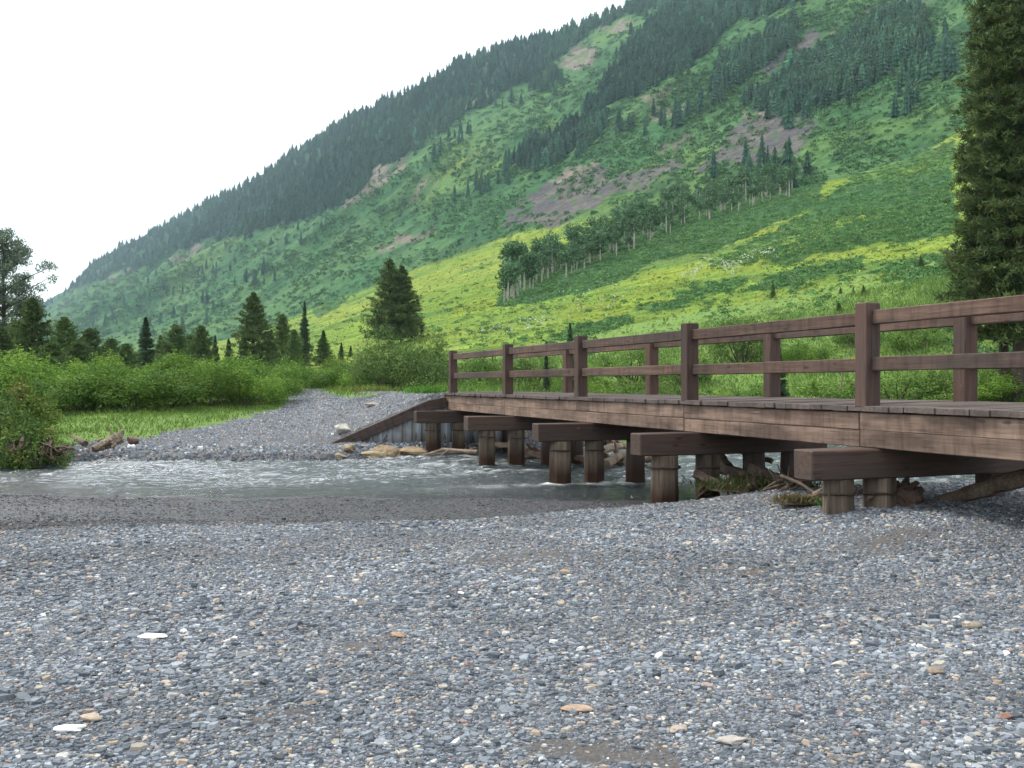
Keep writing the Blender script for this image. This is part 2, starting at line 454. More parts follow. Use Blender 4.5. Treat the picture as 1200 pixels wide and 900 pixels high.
FOREST = [
    [(40, 352), (110, 331), (143, 322), (200, 300), (233, 286), (300, 272), (360, 258), (400, 245), (433, 213), (467, 187), (510, 160), (543, 137), (573, 123), (613, 100), (653, 70), (677, 50), (710, 33), (733, 20), (767, 8), (800, -25), (700, -30), (500, 30), (300, 150), (57, 300)],
    [(703, 130), (720, 122), (745, 112), (780, 98), (800, 84), (830, 58), (860, 30), (880, 10), (920, -20), (830, -20), (790, 0), (765, 25), (745, 45), (730, 65), (715, 92)],
    [(597, 192), (640, 165), (680, 148), (700, 122), (712, 140), (700, 160), (668, 180), (640, 196), (612, 202)],
    [(611, 108), (630, 92), (655, 84), (662, 92), (640, 106)],
    [(878, 132), (900, 110), (930, 88), (960, 70), (1000, 50), (1030, 22), (1085, 18), (1072, 62), (1040, 92), (1000, 112), (960, 126), (920, 136)],
    [(839, 92), (860, 68), (890, 52), (930, 30), (928, 50), (892, 78), (865, 98)],
    [(868, 20), (900, -10), (960, -30), (960, -5), (920, 10), (890, 25)],
]
SPARSE = [  # conifers standing apart in the green
    [(100, 345), (200, 315), (300, 285), (380, 255), (380, 275), (250, 330), (150, 375), (110, 395)],
    [(470, 190), (560, 140), (610, 105), (620, 120), (560, 160), (480, 205)],
    [(525, 240), (545, 225), (600, 195), (620, 205), (560, 235)],
    [(830, 208), (860, 188), (900, 192), (948, 205), (940, 226), (870, 228)],
    [(1040, 150), (1118, 100), (1118, 40), (1080, 50), (1050, 100)],
    [(880, 150), (960, 110), (1020, 100), (1000, 130), (930, 160)],
    [(720, 150), (780, 130), (850, 100), (860, 120), (800, 150), (740, 170)],
    [(130, 400), (250, 350), (330, 300), (340, 320), (280, 365), (180, 410)],
]
SCREE = [
    [(588, 264), (600, 236), (640, 215), (680, 195), (705, 185), (716, 200), (702, 216), (740, 204), (790, 184), (802, 196), (762, 216), (720, 228), (690, 246), (640, 264)],
    [(812, 208), (845, 165), (870, 135), (905, 128), (957, 140), (952, 162), (925, 182), (890, 192), (850, 186)],
    [(885, 84), (905, 64), (940, 48), (952, 28), (970, 42), (950, 56), (920, 74), (895, 92)],
]
TAN = [
    [(965, 46), (1000, 22), (1040, 8), (1080, 3), (1072, 15), (1030, 21), (990, 36)],
    [(653, 76), (668, 58), (690, 58), (702, 66), (690, 79), (660, 80)], [(703, 36), (722, 22), (748, 24), (730, 34)],
    [(132, 322), (160, 313), (164, 319), (140, 329)], [(190, 305), (214, 293), (232, 286), (236, 291), (205, 306)],
    [(528, 124), (566, 112), (570, 120), (535, 130)], [(560, 74), (600, 66), (602, 74), (570, 79)],
    [(404, 238), (440, 206), (470, 188), (478, 193), (446, 216), (412, 243)],
    [(432, 292), (470, 274), (505, 264), (512, 269), (474, 288), (440, 300)],
    [(748, 118), (790, 100), (800, 104), (760, 126)], [(765, 135), (800, 120), (808, 128), (775, 143)],
    [(480, 240), (500, 215), (510, 215), (492, 242)], [(640, 210), (690, 188), (708, 183), (700, 196), (650, 216)],
    [(770, 172), (800, 160), (806, 166), (780, 182)], [(866, 132), (900, 127), (905, 131), (872, 138)],
]
MEADOW = [(-200, 452), (150, 425), (290, 392), (365, 362), (400, 350), (450, 330), (530, 300), (600, 275), (700, 254), (735, 252), (768, 262), (800, 240), (900, 225), (960, 215), (1005, 203), (1072, 184), (1118, 158), (1300, 60), (1500, 0), (1700, 470), (-200, 470)]
GROVE = [(580, 363), (600, 330), (640, 298), (680, 280), (730, 258), (780, 240), (850, 214), (950, 192), (965, 205), (960, 235), (900, 265), (830, 296), (760, 310), (735, 328), (680, 345)]
YELLOW = [
    [(1072, 187), (1118, 158), (1118, 176), (1090, 192)], [(940, 232), (975, 212), (1010, 203), (985, 222), (955, 238)],
    [(1050, 205), (1090, 192), (1085, 198), (1055, 208)], [(760, 320), (830, 306), (900, 285), (960, 275), (1010, 272), (1000, 282), (900, 305), (800, 335), (740, 350)],
    [(490, 330), (530, 308), (590, 292), (570, 305), (520, 322)], [(530, 360), (575, 350), (600, 358), (570, 368), (520, 372)],
    [(600, 280), (700, 257), (728, 256), (690, 275), (620, 292)], [(840, 360), (900, 345), (980, 330), (1060, 325), (1000, 345), (900, 370)],
    [(497, 207), (530, 188), (560, 180), (540, 195), (510, 210)], [(607, 168), (653, 138), (655, 146), (620, 168)], [(640, 365), (720, 350), (800, 345), (760, 362), (680, 380)],
]
DARKBRUSH = [
    [(640, 395), (690, 378), (740, 368), (735, 378), (680, 398)], [(735, 365), (790, 348), (850, 330), (880, 322), (850, 340), (790, 362)],
    [(880, 300), (960, 270), (1118, 240), (1118, 275), (1000, 290), (920, 310)], [(990, 250), (1060, 225), (1118, 205), (1118, 240), (1040, 258)],
    [(365, 362), (400, 352), (420, 345), (400, 360), (372, 372)], [(860, 340), (920, 320), (1010, 300), (1010, 312), (930, 335)],
    [(1020, 320), (1080, 300), (1118, 300), (1118, 325), (1060, 335)], [(940, 240), (1000, 225), (1050, 210), (1045, 225), (980, 250)],
]
SHRUBFIELD = [(1000, 205), (1118, 165), (1118, 265), (1000, 290), (880, 310), (830, 310), (900, 270), (960, 240)]
BARE = [(1020, 352), (1080, 338), (1118, 336), (1118, 350), (1060, 358)]

def warp_px(px, py, amp=7, seed=61):
    return px + (fbm(px / 26, py / 20, seed, 4) - .5) * 2 * amp * 1.6, py + (fbm(px / 26, py / 20, seed + 3, 4) - .5) * 2 * amp

def anypoly(px, py, polys):
    r = np.zeros(np.shape(px), bool)
    for p in polys: r |= inpoly(px, py, p)
    return r

wpx, wpy = warp_px(px, py, 6)
s_ = -X * .544 + Y * .839; q_ = X * .839 + Y * .544
meadow = inpoly(px + (wpx - px) * .3, py + (wpy - py) * .3, MEADOW)
grove = inpoly(wpx, wpy, GROVE)
n1 = fbm(s_ / 55, q_ / 38, 71, 4); n2_ = fbm(X / 14, Y / 14, 72, 4); n3 = fbm(s_ / 140, q_ / 60, 73, 4); n4 = fbm(X / 3.5, Y / 3.5, 74, 3)
def C3(c): return np.array(c)[None, None, :]
def mixc(a, bcol, w): return a * (1 - w[..., None]) + bcol * w[..., None]
colr = np.ones(X.shape + (3,)) * C3((.046, .120, .046))
colr = mixc(colr, C3((.078, .160, .060)), sm(.42, .64, n1))
colr = mixc(colr, C3((.120, .195, .052)), sm(.52, .72, n3) * .6)
colr = mixc(colr, C3((.024, .066, .034)), sm(.5, .7, n2_) * .65)
md = np.ones(X.shape + (3,)) * C3((.150, .235, .042))
md = mixc(md, C3((.205, .268, .052)), sm(.40, .62, fbm(s_ / 80, q_ / 22, 75, 4)))
md = mixc(md, C3((.070, .145, .042)), sm(.52, .70, fbm(s_ / 30, q_ / 9, 76, 4)) * .75)
md = mixc(md, C3((.24, .275, .04)), sm(.60, .78, fbm(s_ / 45, q_ / 10, 77, 4)) * .6)
colr = mixc(colr, md, meadow.astype(float))
colr = mixc(colr, C3((.200, .250, .030)), anypoly(wpx, wpy, YELLOW) * sm(.3, .6, n2_) * .42)
colr = mixc(colr, C3((.036, .095, .036)), anypoly(wpx, wpy, DARKBRUSH) * .8)
colr = mixc(colr, C3((.040, .108, .050)), inpoly(wpx, wpy, SHRUBFIELD) * .75 * sm(.35, .5, n2_))
colr = mixc(colr, C3((.035, .092, .040)), grove * .9)
colr = mixc(colr, C3((.10, .085, .06)), inpoly(wpx, wpy, BARE) * .6)
wp2 = warp_px(px, py, 11, 91)
scr = anypoly(*wp2, SCREE); tan = anypoly(*wp2, TAN)
pv = fbm(px / 9, py / 7, 95, 3)
scol = mixc(np.ones(X.shape + (3,)) * C3((.088, .086, .088)), C3((.122, .114, .104)), sm(.45, .7, n2_))
colr = mixc(colr, scol, scr * sm(.25, .42, pv))
colr = mixc(colr, mixc(np.ones(X.shape + (3,)) * C3((.19, .165, .135)), C3((.115, .11, .08)), sm(.45, .6, n2_)), tan * sm(.3, .5, pv))
fo = anypoly(wpx, wpy, FOREST)
colr = mixc(colr, C3((.028, .062, .036)), (fo & ~tan) * .9)
colr = colr * (.78 + .44 * n4)[..., None]
near = (Y < 130)
colr = np.where((near & ~meadow)[..., None], md * .8, colr)

m, nt = mat('mountainside'); b = NB(nt)
at = b.n('ShaderNodeAttribute', attribute_name='Col'); tc = b.n('ShaderNodeTexCoord'); pos = tc.outputs['Object']
na = b.noise(pos, .35, 6, .7); nb_ = b.noise(pos, 2.2, 4, .7); nc = b.noise(pos, .05, 5, .6)
c = b.mix(1.0, at.outputs['Color'], b.ramp(na, [(.3, (.62,) * 3), (.7, (1.38,) * 3)]), 'MULTIPLY')
c = b.mix(.7, c, b.ramp(nb_, [(.3, (.7,) * 3), (.7, (1.3,) * 3)]), 'MULTIPLY')
p = b.principled(c, .95, b.math('ADD', na, b.math('MULTIPLY', nc, 2.0)), .9, 1.6, .05); b.out(p.outputs[0])
mount_me = new_mesh('mountainside', np.stack([X, Y, Z], -1).reshape(-1, 3), Fc, colr.reshape(-1, 3), True, m)
tag(link('mountainside', mount_me), kind='structure')

YS = np.concatenate([np.arange(16, RF[0], .5), RF])
_Yg, _Ag = np.meshgrid(YS, AZ, indexing='ij')
_Zg = np.concatenate([terrain_h(_Yg[:-len(RF)] * np.tan(_Ag[:-len(RF)]), _Yg[:-len(RF)]), Z], 0)
_AV = (_Zg - CAMZ) / _Yg
def on_hill(pxs, pys):
    """world points of the hillside seen in these directions"""
    pxs = np.asarray(pxs, float); pys = np.asarray(pys, float)
    out = np.full((len(pxs), 3), np.nan)
    ci = np.interp(np.arctan((pxs - 600) / F), AZ, np.arange(len(AZ)))
    for a in range(0, len(pxs), 2000):
        c0 = np.floor(ci[a:a + 2000]).astype(int); c1 = np.minimum(c0 + 1, len(AZ) - 1); cf = (ci[a:a + 2000] - c0)[:, None]
        av = (_AV[:, c0].T * (1 - cf) + _AV[:, c1].T * cf); v = (450 - pys[a:a + 2000]) / F
        hit = av >= v[:, None]
        i = np.argmax(hit, 1); ok = hit.any(1) & (i > 0)
        i = np.clip(i, 1, None); r_ = np.arange(len(i))
        a0 = av[r_, i - 1]; a1 = av[r_, i]; f_ = np.clip((v - a0) / np.maximum(a1 - a0, 1e-9), 0, 1)
        Yv = YS[i - 1] * (1 - f_) + YS[i] * f_
        Xv = (pxs[a:a + 2000] - 600) / F * Yv
        o = np.stack([Xv, Yv, CAMZ + v * Yv], 1); o[~ok] = np.nan
        out[a:a + 2000] = o
    return out

def scatter(poly, n, rng, amp=6, seed=61):
    P = np.array(poly); lo = P.min(0) - 6; hi = P.max(0) + 6
    c = rng.uniform(lo, hi, (n * 6, 2)); w = warp_px(c[:, 0], c[:, 1], amp, seed)
    c = c[inpoly(w[0], w[1], poly)][:n]
    return c

# ------------------------------------------------------------------ far conifers
def fir_proto(rng, tiers=6, sides=7):
    """small spire-shaped fir, unit height"""
    V = []; T = []
    for t in range(tiers):
        z0 = .06 + .90 * (t / tiers) ** .95; z1 = min(1.0, z0 + .30 - .13 * t / tiers); r = (.17 * (1 - t / tiers) ** .8 + .025) * rng.uniform(.8, 1.15)
        b0 = len(V); V.append((rng.uniform(-.01, .01), rng.uniform(-.01, .01), z1))
        for k in range(sides * 2):
            a = math.pi * k / sides + rng.uniform(-.15, .15); rr = r * (rng.uniform(.85, 1.3) if k % 2 == 0 else rng.uniform(.35, .6))
            V.append((rr * math.cos(a), rr * math.sin(a), z0 + (0 if k % 2 == 0 else .03) + rng.uniform(-.02, .02)))
        for k in range(sides * 2): T.append((b0, b0 + 1 + k, b0 + 1 + (k + 1) % (sides * 2)))
    return np.array(V), np.array(T)
prng = np.random.default_rng(5)
FIRS = [fir_proto(prng) for _ in range(8)]

def fir_color(rng, n):
    c = np.array([(.033, .092, .060)]) * np.exp(rng.normal(0, .30, (n, 1)))
    c = c + np.array([(.018, .020, .002)]) * rng.uniform(0, 1, (n, 1)) ** 2
    return c

frng = np.random.default_rng(21)
pts = []
for poly, n in zip(FOREST, (7600, 2000, 480, 70, 950, 330, 220)):
    pts.append(scatter(poly, n, frng)); pts.append(scatter(poly, int(n * .16), frng, 24, 261))
pts = np.concatenate(pts)
# the ridge line itself
sk = frng.uniform(20, 800, 520); pts = np.concatenate([pts, np.stack([sk, np.interp(sk, SKX, SKY) + frng.uniform(4, 9, len(sk))], 1)])
keep = ~(anypoly(*warp_px(pts[:, 0], pts[:, 1], 11, 91), TAN) & (frng.random(len(pts)) < .85))
pts = pts[keep]
W = on_hill(pts[:, 0], pts[:, 1]); W = W[~np.isnan(W[:, 0])]
W = W[W[:, 1] > 150]
def fir_mass(W, rng, hmin, hmax):
    g = Geo(); cs = fir_color(rng, len(W)); cl_ = sm(.42, .66, fbm(W[:, 0] / 70, W[:, 1] / 110, 151, 3))[:, None]; cs = cs * (.82 + .30 * cl_) + np.array([(.012, .016, .002)]) * cl_
    for i, w in enumerate(W):
        V, T = FIRS[rng.integers(8)]; h = rng.uniform(hmin, hmax) * (.7 + .3 * min(1.6, w[1] / 900)); a = rng.uniform(0, 6.28); fat = rng.uniform(.95, 1.8)
        c_, s2 = math.cos(a) * fat * h, math.sin(a) * fat * h
        g.add(np.stack([V[:, 0] * c_ - V[:, 1] * s2 + w[0], V[:, 0] * s2 + V[:, 1] * c_ + w[1], V[:, 2] * h + w[2] - .3], 1), T, cs[i])
    return g
tag(link('conifer_forest', fir_mass(W, frng, 4.2, 12).mesh('conifer_forest', M['far'])), 'dark conifer forest covering the upper ridge of the mountain', 'forest', kind='stuff')

# conifers that stand apart on the open slope: one object each
pts = []; 
for poly, n in zip(SPARSE, (34, 22, 16, 16, 28, 14, 26, 30)): pts.append(scatter(poly, n, frng, 3))
pts = np.concatenate(pts)[:230]
W = on_hill(pts[:, 0], pts[:, 1]); W = W[~np.isnan(W[:, 0])]
FIRME = []
for k in range(8):
    V, T = FIRS[k]; FIRME.append(new_mesh('hillside_conifer', V, T, np.tile(fir_color(frng, 1) * 1.1, (len(V), 1)), False, M['far']))
for i, w in enumerate(W):
    h = frng.uniform(6, 12); fat = frng.uniform(.75, 1.25)
    o = link('hillside_conifer', FIRME[frng.integers(8)], None, (w[0], w[1], w[2] - .3), (0, 0, frng.uniform(0, 6.28)), (h * fat, h * fat, h))
    tag(o, 'small dark conifer standing apart on the open green mountainside', 'conifer', 'scattered conifers on the open mountainside')

# ------------------------------------------------------------------ aspens
def clump(rng, n, rx, rz, size):
    D = rng.normal(size=(n, 3)); D /= np.linalg.norm(D, axis=1, keepdims=True)
    P = D * np.array([rx, rx, rz]) * rng.uniform(.55, 1.0, (n, 1))
    Dn = rng.normal(size=(n, 3)) + D * .6
    return cards(P, Dn, rng.uniform(.7, 1.4, n) * size, rng.uniform(.6, 1.1, n) * size, rng=rng, nrm=D)

argn = np.random.default_rng(31)
m, nt = mat('pale_aspen_bark'); b = NB(nt); tc = b.n('ShaderNodeTexCoord')
nz = b.noise(b.mapping(tc.outputs['Object'], (3, 3, 9)), 1.0, 4)
p = b.principled(b.ramp(nz, [(.3, (.19, .18, .15)), (.6, (.42, .40, .33))]), .8); b.out(p.outputs[0]); M['aspenbark'] = m
ASP = []
for k in range(6):
    tr = Geo(); tr.add(*tube([(0, 0, -.5), (.1, .05, 3), (argn.uniform(-.3, .3), .1, 6.5)], [.19, .155, .06], 6, .1, k))
    cr = Geo()
    for j in range(7):
        V, Fq = clump(argn, 50, argn.uniform(.75, 1.3), argn.uniform(.6, 1.1), .45)
        V = V + np.array([argn.uniform(-.9, .9), argn.uniform(-.9, .9), argn.uniform(3.4, 8.0)]); cc = np.array((.085, .165, .075)) * argn.uniform(.7, 1.35, (len(V) // 4, 1)).repeat(4, 0)
        cr.add(V, Fq, cc)
    ASP.append((tr.mesh('trunk', M['aspenbark']), cr.mesh('crown', M['far'])))
# rows of trunks along the lower edge of the grove, then the crowd behind it
def aspen(w, sc):
    k = argn.integers(6); o = empty('aspen_tree', (w[0], w[1], w[2] - sc * argn.uniform(0, 1.9)), argn.uniform(0, 6.28)); o.scale = (sc * argn.uniform(.85, 1.15),) * 2 + (sc,)
    tag(o, 'pale trunked aspen with dark green crown in the grove on the meadow slope', 'aspen', 'aspens of the grove on the meadow slope')
    link('trunk', ASP[k][0], o); link('crown', ASP[k][1], o)
edge = [(590, 356), (615, 343), (640, 333), (665, 324), (690, 313), (715, 302), (740, 292), (770, 279), (800, 268), (840, 255), (880, 243), (930, 228)]
ex = argn.uniform(588, 940, 210); ey = np.interp(ex, [e[0] for e in edge], [e[1] for e in edge]) + argn.normal(0, 2.2, 210) - argn.uniform(0, 1, 210) ** 1.2 * np.interp(ex, [590, 640, 800, 935], [6, 26, 34, 30])
W = on_hill(ex, ey)
for w in W[~np.isnan(W[:, 0])]: aspen(w, np.interp(w[1], [300, 700], [.82, 1.05]) * argn.uniform(.55, 1.15))

# ------------------------------------------------------------------ brush on the mountainside
brng = np.random.default_rng(41)
def brush_mass(P2, rng, smin, smax, colfun, ncard=16, flat=.6, base=.25, cs=1.0):
    W = on_hill(P2[:, 0], P2[:, 1]); ok = ~np.isnan(W[:, 0]); W = W[ok]
    n = len(W); S = rng.uniform(smin, smax, n) * (base + W[:, 1] / 640)
    D = rng.normal(size=(n, ncard, 3)); D[..., 2] = np.abs(D[..., 2]); D /= np.linalg.norm(D, axis=2, keepdims=True)
    P = W[:, None, :] + D * S[:, None, None] * np.array([1, 1, flat]) * rng.uniform(.6, 1, (n, ncard, 1)) * .62
    Dn = rng.normal(size=(n, ncard, 3)) + D * .5 + np.array([0, 0, .3])
    L = (S[:, None] * rng.uniform(.22, .5, (n, ncard))).ravel() * cs
    V, Fq = cards(P.reshape(-1, 3), Dn.reshape(-1, 3), L, L * .85, rng=rng, nrm=D.reshape(-1, 3), nj=.5)
    C = colfun(W, rng); C = np.repeat(C, ncard * 4, 0) * np.repeat(rng.uniform(.8, 1.25, (n * ncard, 1)), 4, 0)
    return V, Fq, C
g = Geo()
cand = np.stack([brng.uniform(40, 1240, 62000), brng.uniform(-10, 420, 62000)], 1)
cw = warp_px(cand[:, 0], cand[:, 1], 6)
ok = (cand[:, 1] > np.interp(cand[:, 0], SKX, SKY) + 10) & ~anypoly(*cw, FOREST)
inm = inpoly(cand[:, 0], cand[:, 1], MEADOW)
dk = anypoly(*cw, DARKBRUSH) | inpoly(*cw, SHRUBFIELD)
rocky = anypoly(*cw, SCREE) | anypoly(*cw, TAN)
pat = fbm(cand[:, 0] / 40, cand[:, 1] / 22, 81, 4)
pr = np.where(inm, np.where(dk, .75, .10 * (pat > .50)), np.where(rocky, .34 * (pat > .42), np.where(pat > .47, .62, .16)))
pr = np.where(inpoly(*cw, GROVE), .9, pr)
pick = ok & (brng.random(len(cand)) < pr); cm = cand[pick & inm]; cand = cand[pick & ~inm]
def bcol(W, rng):
    n = len(W); t = rng.random((n, 1))
    c = np.array((.050, .125, .052)) * (1 - t) + np.array((.096, .195, .064)) * t
    return c * np.exp(rng.normal(0, .15, (n, 1)))
g.add(*brush_mass(cand, brng, 1.2, 2.8, bcol, 22))
cm = np.concatenate([cm, cm + brng.normal(0, 3.5, cm.shape) * np.array([1.6, .7])])
g.add(*brush_mass(cm, brng, .8, 2.0, lambda W, r_: bcol(W, r_) * np.array([1.25, 1.2, 1.05]), 34, .5, .22, .62))
tag(link('hillside_brush', g.mesh('hillside_brush', M['far'])), 'low green brush dotted over the mountainside', 'brush', kind='stuff')

# short herbs that roughen the near meadow
g = Geo()
c1 = np.stack([brng.uniform(330, 1200, 42000), brng.uniform(255, 425, 42000)], 1); c1 = c1[inpoly(c1[:, 0], c1[:, 1], MEADOW)]
hw = warp_px(c1[:, 0], c1[:, 1], 6); c1 = c1[~((anypoly(*hw, DARKBRUSH) | inpoly(*hw, SHRUBFIELD) | inpoly(*hw, GROVE)) & (brng.random(len(c1)) < .9))]
W = on_hill(c1[:, 0], c1[:, 1]); W = W[~np.isnan(W[:, 0])]; W = W[W[:, 1] > 40]
tuft = fbm(W[:, 0] / 7, W[:, 1] / 7, 141, 3)[:, None]
L = (.22 + W[:, 1] / 420) * brng.uniform(.6, 1.3, len(W))
V, Fq = cards(W - np.array([0, 0, .05]), brng.normal(0, 1, (len(W), 3)) + np.array([0, 0, .45]), L * .8, L * .5, rng=brng, nrm=np.tile([-.35, -.35, 1.0], (len(W), 1)), nj=.35)
C = np.array([(.140, .225, .044)]) * (1 - tuft) + np.array([(.205, .275, .055)]) * tuft; C = C * np.exp(brng.normal(0, .22, (len(W), 1)))
g.add(V, Fq, np.repeat(C, 4, 0))
tag(link('meadow_herbs', g.mesh('meadow_herbs', M['grass'])), 'short yellow green herbs covering the meadow slope', 'meadow', kind='stuff')

# wild flowers: white umbels and yellow heads in drifts on the meadow
g = Geo()
WF = [[(800, 325), (820, 306), (860, 302), (905, 288), (900, 300), (850, 318), (815, 330)], [(640, 345), (720, 335), (760, 345), (700, 372), (600, 385)], [(560, 390), (640, 370), (640, 385), (570, 402)]]
c1 = np.concatenate([scatter(WF[0], 200, brng, 16), scatter(WF[1], 80, brng, 16), scatter(WF[2], 60, brng)])
W = on_hill(c1[:, 0], c1[:, 1]); W = W[~np.isnan(W[:, 0])]
V, Fq = cards(W + np.array([0, 0, .35]), brng.normal(size=(len(W), 3)) * np.array([1, 1, .25]), .24, .2, rng=brng); g.add(V, Fq, (.50, .56, .46))
c1 = np.concatenate([scatter(p_, 80, brng) for p_ in YELLOW]); W = on_hill(c1[:, 0], c1[:, 1]); W = W[~np.isnan(W[:, 0])]
V, Fq = cards(W + np.array([0, 0, .3]), brng.normal(size=(len(W), 3)) * np.array([1, 1, .3]), .22, .2, rng=brng); g.add(V, Fq, (.36, .36, .05))
tag(link('meadow_flowers', g.mesh('meadow_flowers', M['grass'])), 'drifts of white and yellow wild flowers over the meadow slope', 'flowers', kind='stuff')

# ------------------------------------------------------------------ shingle
srng = np.random.default_rng(51)
def stone_colors(n, rng):
    pal = np.array([(.052, .059, .066), (.078, .087, .096), (.108, .118, .128), (.145, .156, .166), (.20, .21, .215), (.31, .295, .26), (.28, .215, .155), (.27, .235, .185), (.19, .135, .115), (.40, .385, .345)])
    pr = np.array([.11, .20, .25, .21, .10, .032, .034, .045, .016, .005]); pr /= pr.sum()
    return np.array([1.26, 1.32, 1.40]) * pal[rng.choice(len(pal), n, p=pr)] * np.exp(rng.normal(0, .13, (n, 1)))

def stones(P, S, rng, thick=(.16, .42), tilt=.16, sink=.1):
    n = len(P); a = np.linspace(0, 2 * math.pi, 7)[:6][None, :] + rng.uniform(-.28, .28, (n, 6)) + rng.uniform(0, 6.28, (n, 1))
    rr = rng.uniform(.68, 1.15, (n, 6)) * S[:, None] * .5
    asp = rng.uniform(.50, .95, (n, 1)); rot = rng.uniform(0, 6.28, (n, 1))
    x = rr * np.cos(a); y = rr * np.sin(a) * asp
    xr = x * np.cos(rot) - y * np.sin(rot); yr = x * np.sin(rot) + y * np.cos(rot)
    th = S * rng.uniform(*thick, n)
    tx = rng.normal(0, tilt, (n, 1)); ty = rng.normal(0, tilt, (n, 1))
    V = np.empty((n, 12, 3))
    ins = rng.uniform(.66, .86, (n, 1))
    V[:, :6, 0] = xr; V[:, :6, 1] = yr; V[:, :6, 2] = -sink * th[:, None] + xr * tx + yr * ty
    V[:, 6:, 0] = xr * ins; V[:, 6:, 1] = yr * ins; V[:, 6:, 2] = th[:, None] * rng.uniform(.8, 1.1, (n, 6)) * (1 - sink) + (xr * tx + yr * ty) * ins
    V += P[:, None, :]
    f = [[i, (i + 1) % 6, 6 + (i + 1) % 6, 6 + i] for i in range(6)] + [[6, 7, 8, 9], [6, 9, 10, 11]]
    Fc = (np.arange(n)[:, None, None] * 12 + np.array(f)[None]).reshape(-1, 4)
    return V.reshape(-1, 3), Fc

def sow(n, y0, y1, rng, ymax_ok=None):
    """points spread evenly over the wedge of ground between two depths"""
    Y = np.sqrt(rng.uniform(y0 ** 2, y1 ** 2, n)); X = rng.uniform(-.60, .60, n) * Y
    return X, Y
def mudw(X, Y):
    w = np.zeros_like(X)
    for (mx, my, mr) in ((.47, 3.95, .40), (-1.1, 4.35, .3), (-.55, 4.35, .25), (3.2, 8.6, .5), (1.6, 7.6, .5), (.1, 8.2, .6), (4.7, 7.9, .45), (-.9, 5.6, .3)):
        w = np.maximum(w, sm(1.05, .3, np.hypot(X - mx, (Y - my) * 1.5) / mr + (fbm(X * 3.2, Y * 3.2, 57, 4) - .5) * 3.0) * (.97 if mx == .47 else .6))
    return w
g = Geo()
for (n, y0, y1, smu, ssd, smax) in ((70000, 3.0, 5.2, .0195, .50, .10), (80000, 5.2, 8.0, .021, .48, .10), (80000, 8.0, 11.5, .0225, .44, .10), (60000, 10.5, 16, .026, .42, .09)):
    X, Y = sow(n, y0, y1, srng)
    S = np.clip(smu * np.exp(srng.normal(0, ssd, n)), .009, smax)
    pn = np.clip((fbm(X * 1.1, Y * 1.5, 101, 3) - .5) * 2.3 + .5, .02, 1.1)
    S = S * (.80 + .42 * pn)
    keep = (srng.random(n) > mudw(X, Y) * .93)
    X, Y, S = X[keep], Y[keep], S[keep]
    Z = ground_h(X, Y)
    k2 = Z > .01
    X, Y, S, Z = X[k2], Y[k2], S[k2], Z[k2]
    C = stone_colors(len(X), srng)
    dl = Y - np.interp(X, LIPX, LIPY); wetf = np.clip(sm(.10, .01, Z) * .5 + (1 - .42 * sm(1.2, 4.0, dl) * sm(-1, -4, X)) * sm(-.05, .55, dl), 0, 1)[:, None]
    C = C * (1 - wetf * np.array([.52, .55, .57])) * (.62 + .78 * fbm(X * .8, Y * 1.1, 103, 4))[:, None]
    S = S * (1 - .3 * wetf[:, 0])
    V, Fq = stones(np.stack([X, Y, Z], 1), S, srng, (.10, .30), .13)
    g.add(V, Fq, np.repeat(C, 12, 0))
tag(link('shingle', g.mesh('shingle', M['stone'])), 'grey slate shingle with pale and tan pebbles over the near gravel bar', 'gravel', kind='stuff')

g = Geo()
n = 70000
X = srng.uniform(-12, 2, n); Y = srng.uniform(20.5, 44, n); Z = ground_h(X, Y)
px, py = project(X, Y, Z); fb = np.interp(X, FBX, FBY)
ok = (inpoly(px + srng.normal(0, 5, n), py, GRAVEL_FAR)) & (Y > fb - .2) & (Z > -.02)
t_, e_ = to_bridge(X, Y); ok &= ~((t_ > 6) & (t_ < TEND + .2) & (e_ < .1) & (Z > .5))
X, Y, Z = X[ok], Y[ok], Z[ok]
S = np.clip(.034 * np.exp(srng.normal(0, .42, len(X))), .016, .2) * np.where(Z < .22, 1.5, .9)
V, Fq = stones(np.stack([X, Y, Z], 1), S, srng, (.25, .55))
C = stone_colors(len(X), srng) * 1.55 * (1 - .45 * sm(.16, .0, Z))[:, None]
g.add(V, Fq, np.repeat(C, 12, 0))
tag(link('track_gravel', g.mesh('track_gravel', M['stone'])), 'grey gravel of the track and bank across the river', 'gravel', kind='stuff')

def rock_mesh(name, seed, sx, sy, sz, col, mt='boulder', sub=3, rough=.32):
    bm = bmesh.new(); bmesh.ops.create_icosphere(bm, subdivisions=sub, radius=.5)
    V = np.array([v.co for v in bm.verts]); Fc = np.array([[v.index for v in f.verts] for f in bm.faces]); bm.free()
    d = 1 + (fbm(V[:, 0] * 2.6 + seed * 7.1 + V[:, 2] * 1.7, V[:, 1] * 2.6 + V[:, 2] * 2.1 + 5, seed, 4) - .5) * rough * 2.4
    rg = np.random.default_rng(seed)
    for q in range(9):                     # chipped planes
        nrm = rg.normal(size=3); nrm /= np.linalg.norm(nrm); lim = rg.uniform(.33, .44)
        dot = V @ nrm; over = np.maximum(dot - lim, 0); V = V - over[:, None] * nrm * .85
    V = V * d[:, None] * np.array([sx, sy, sz]) * 1.12
    nz = fbm(V[:, 0] * 6 / sx, V[:, 1] * 6 / sy + V[:, 2] * 5, seed + 3, 3)[:, None]
    return new_mesh(name, V, Fc, np.array(col) * (.75 + .5 * nz), False, M[mt])

def P3(px, Y, z=None):
    X = (px - 600) / F * Y
    if z is None: z = float(terrain_h(np.array([X]), np.array([Y]))[0])
    return Vector((X, Y, z))

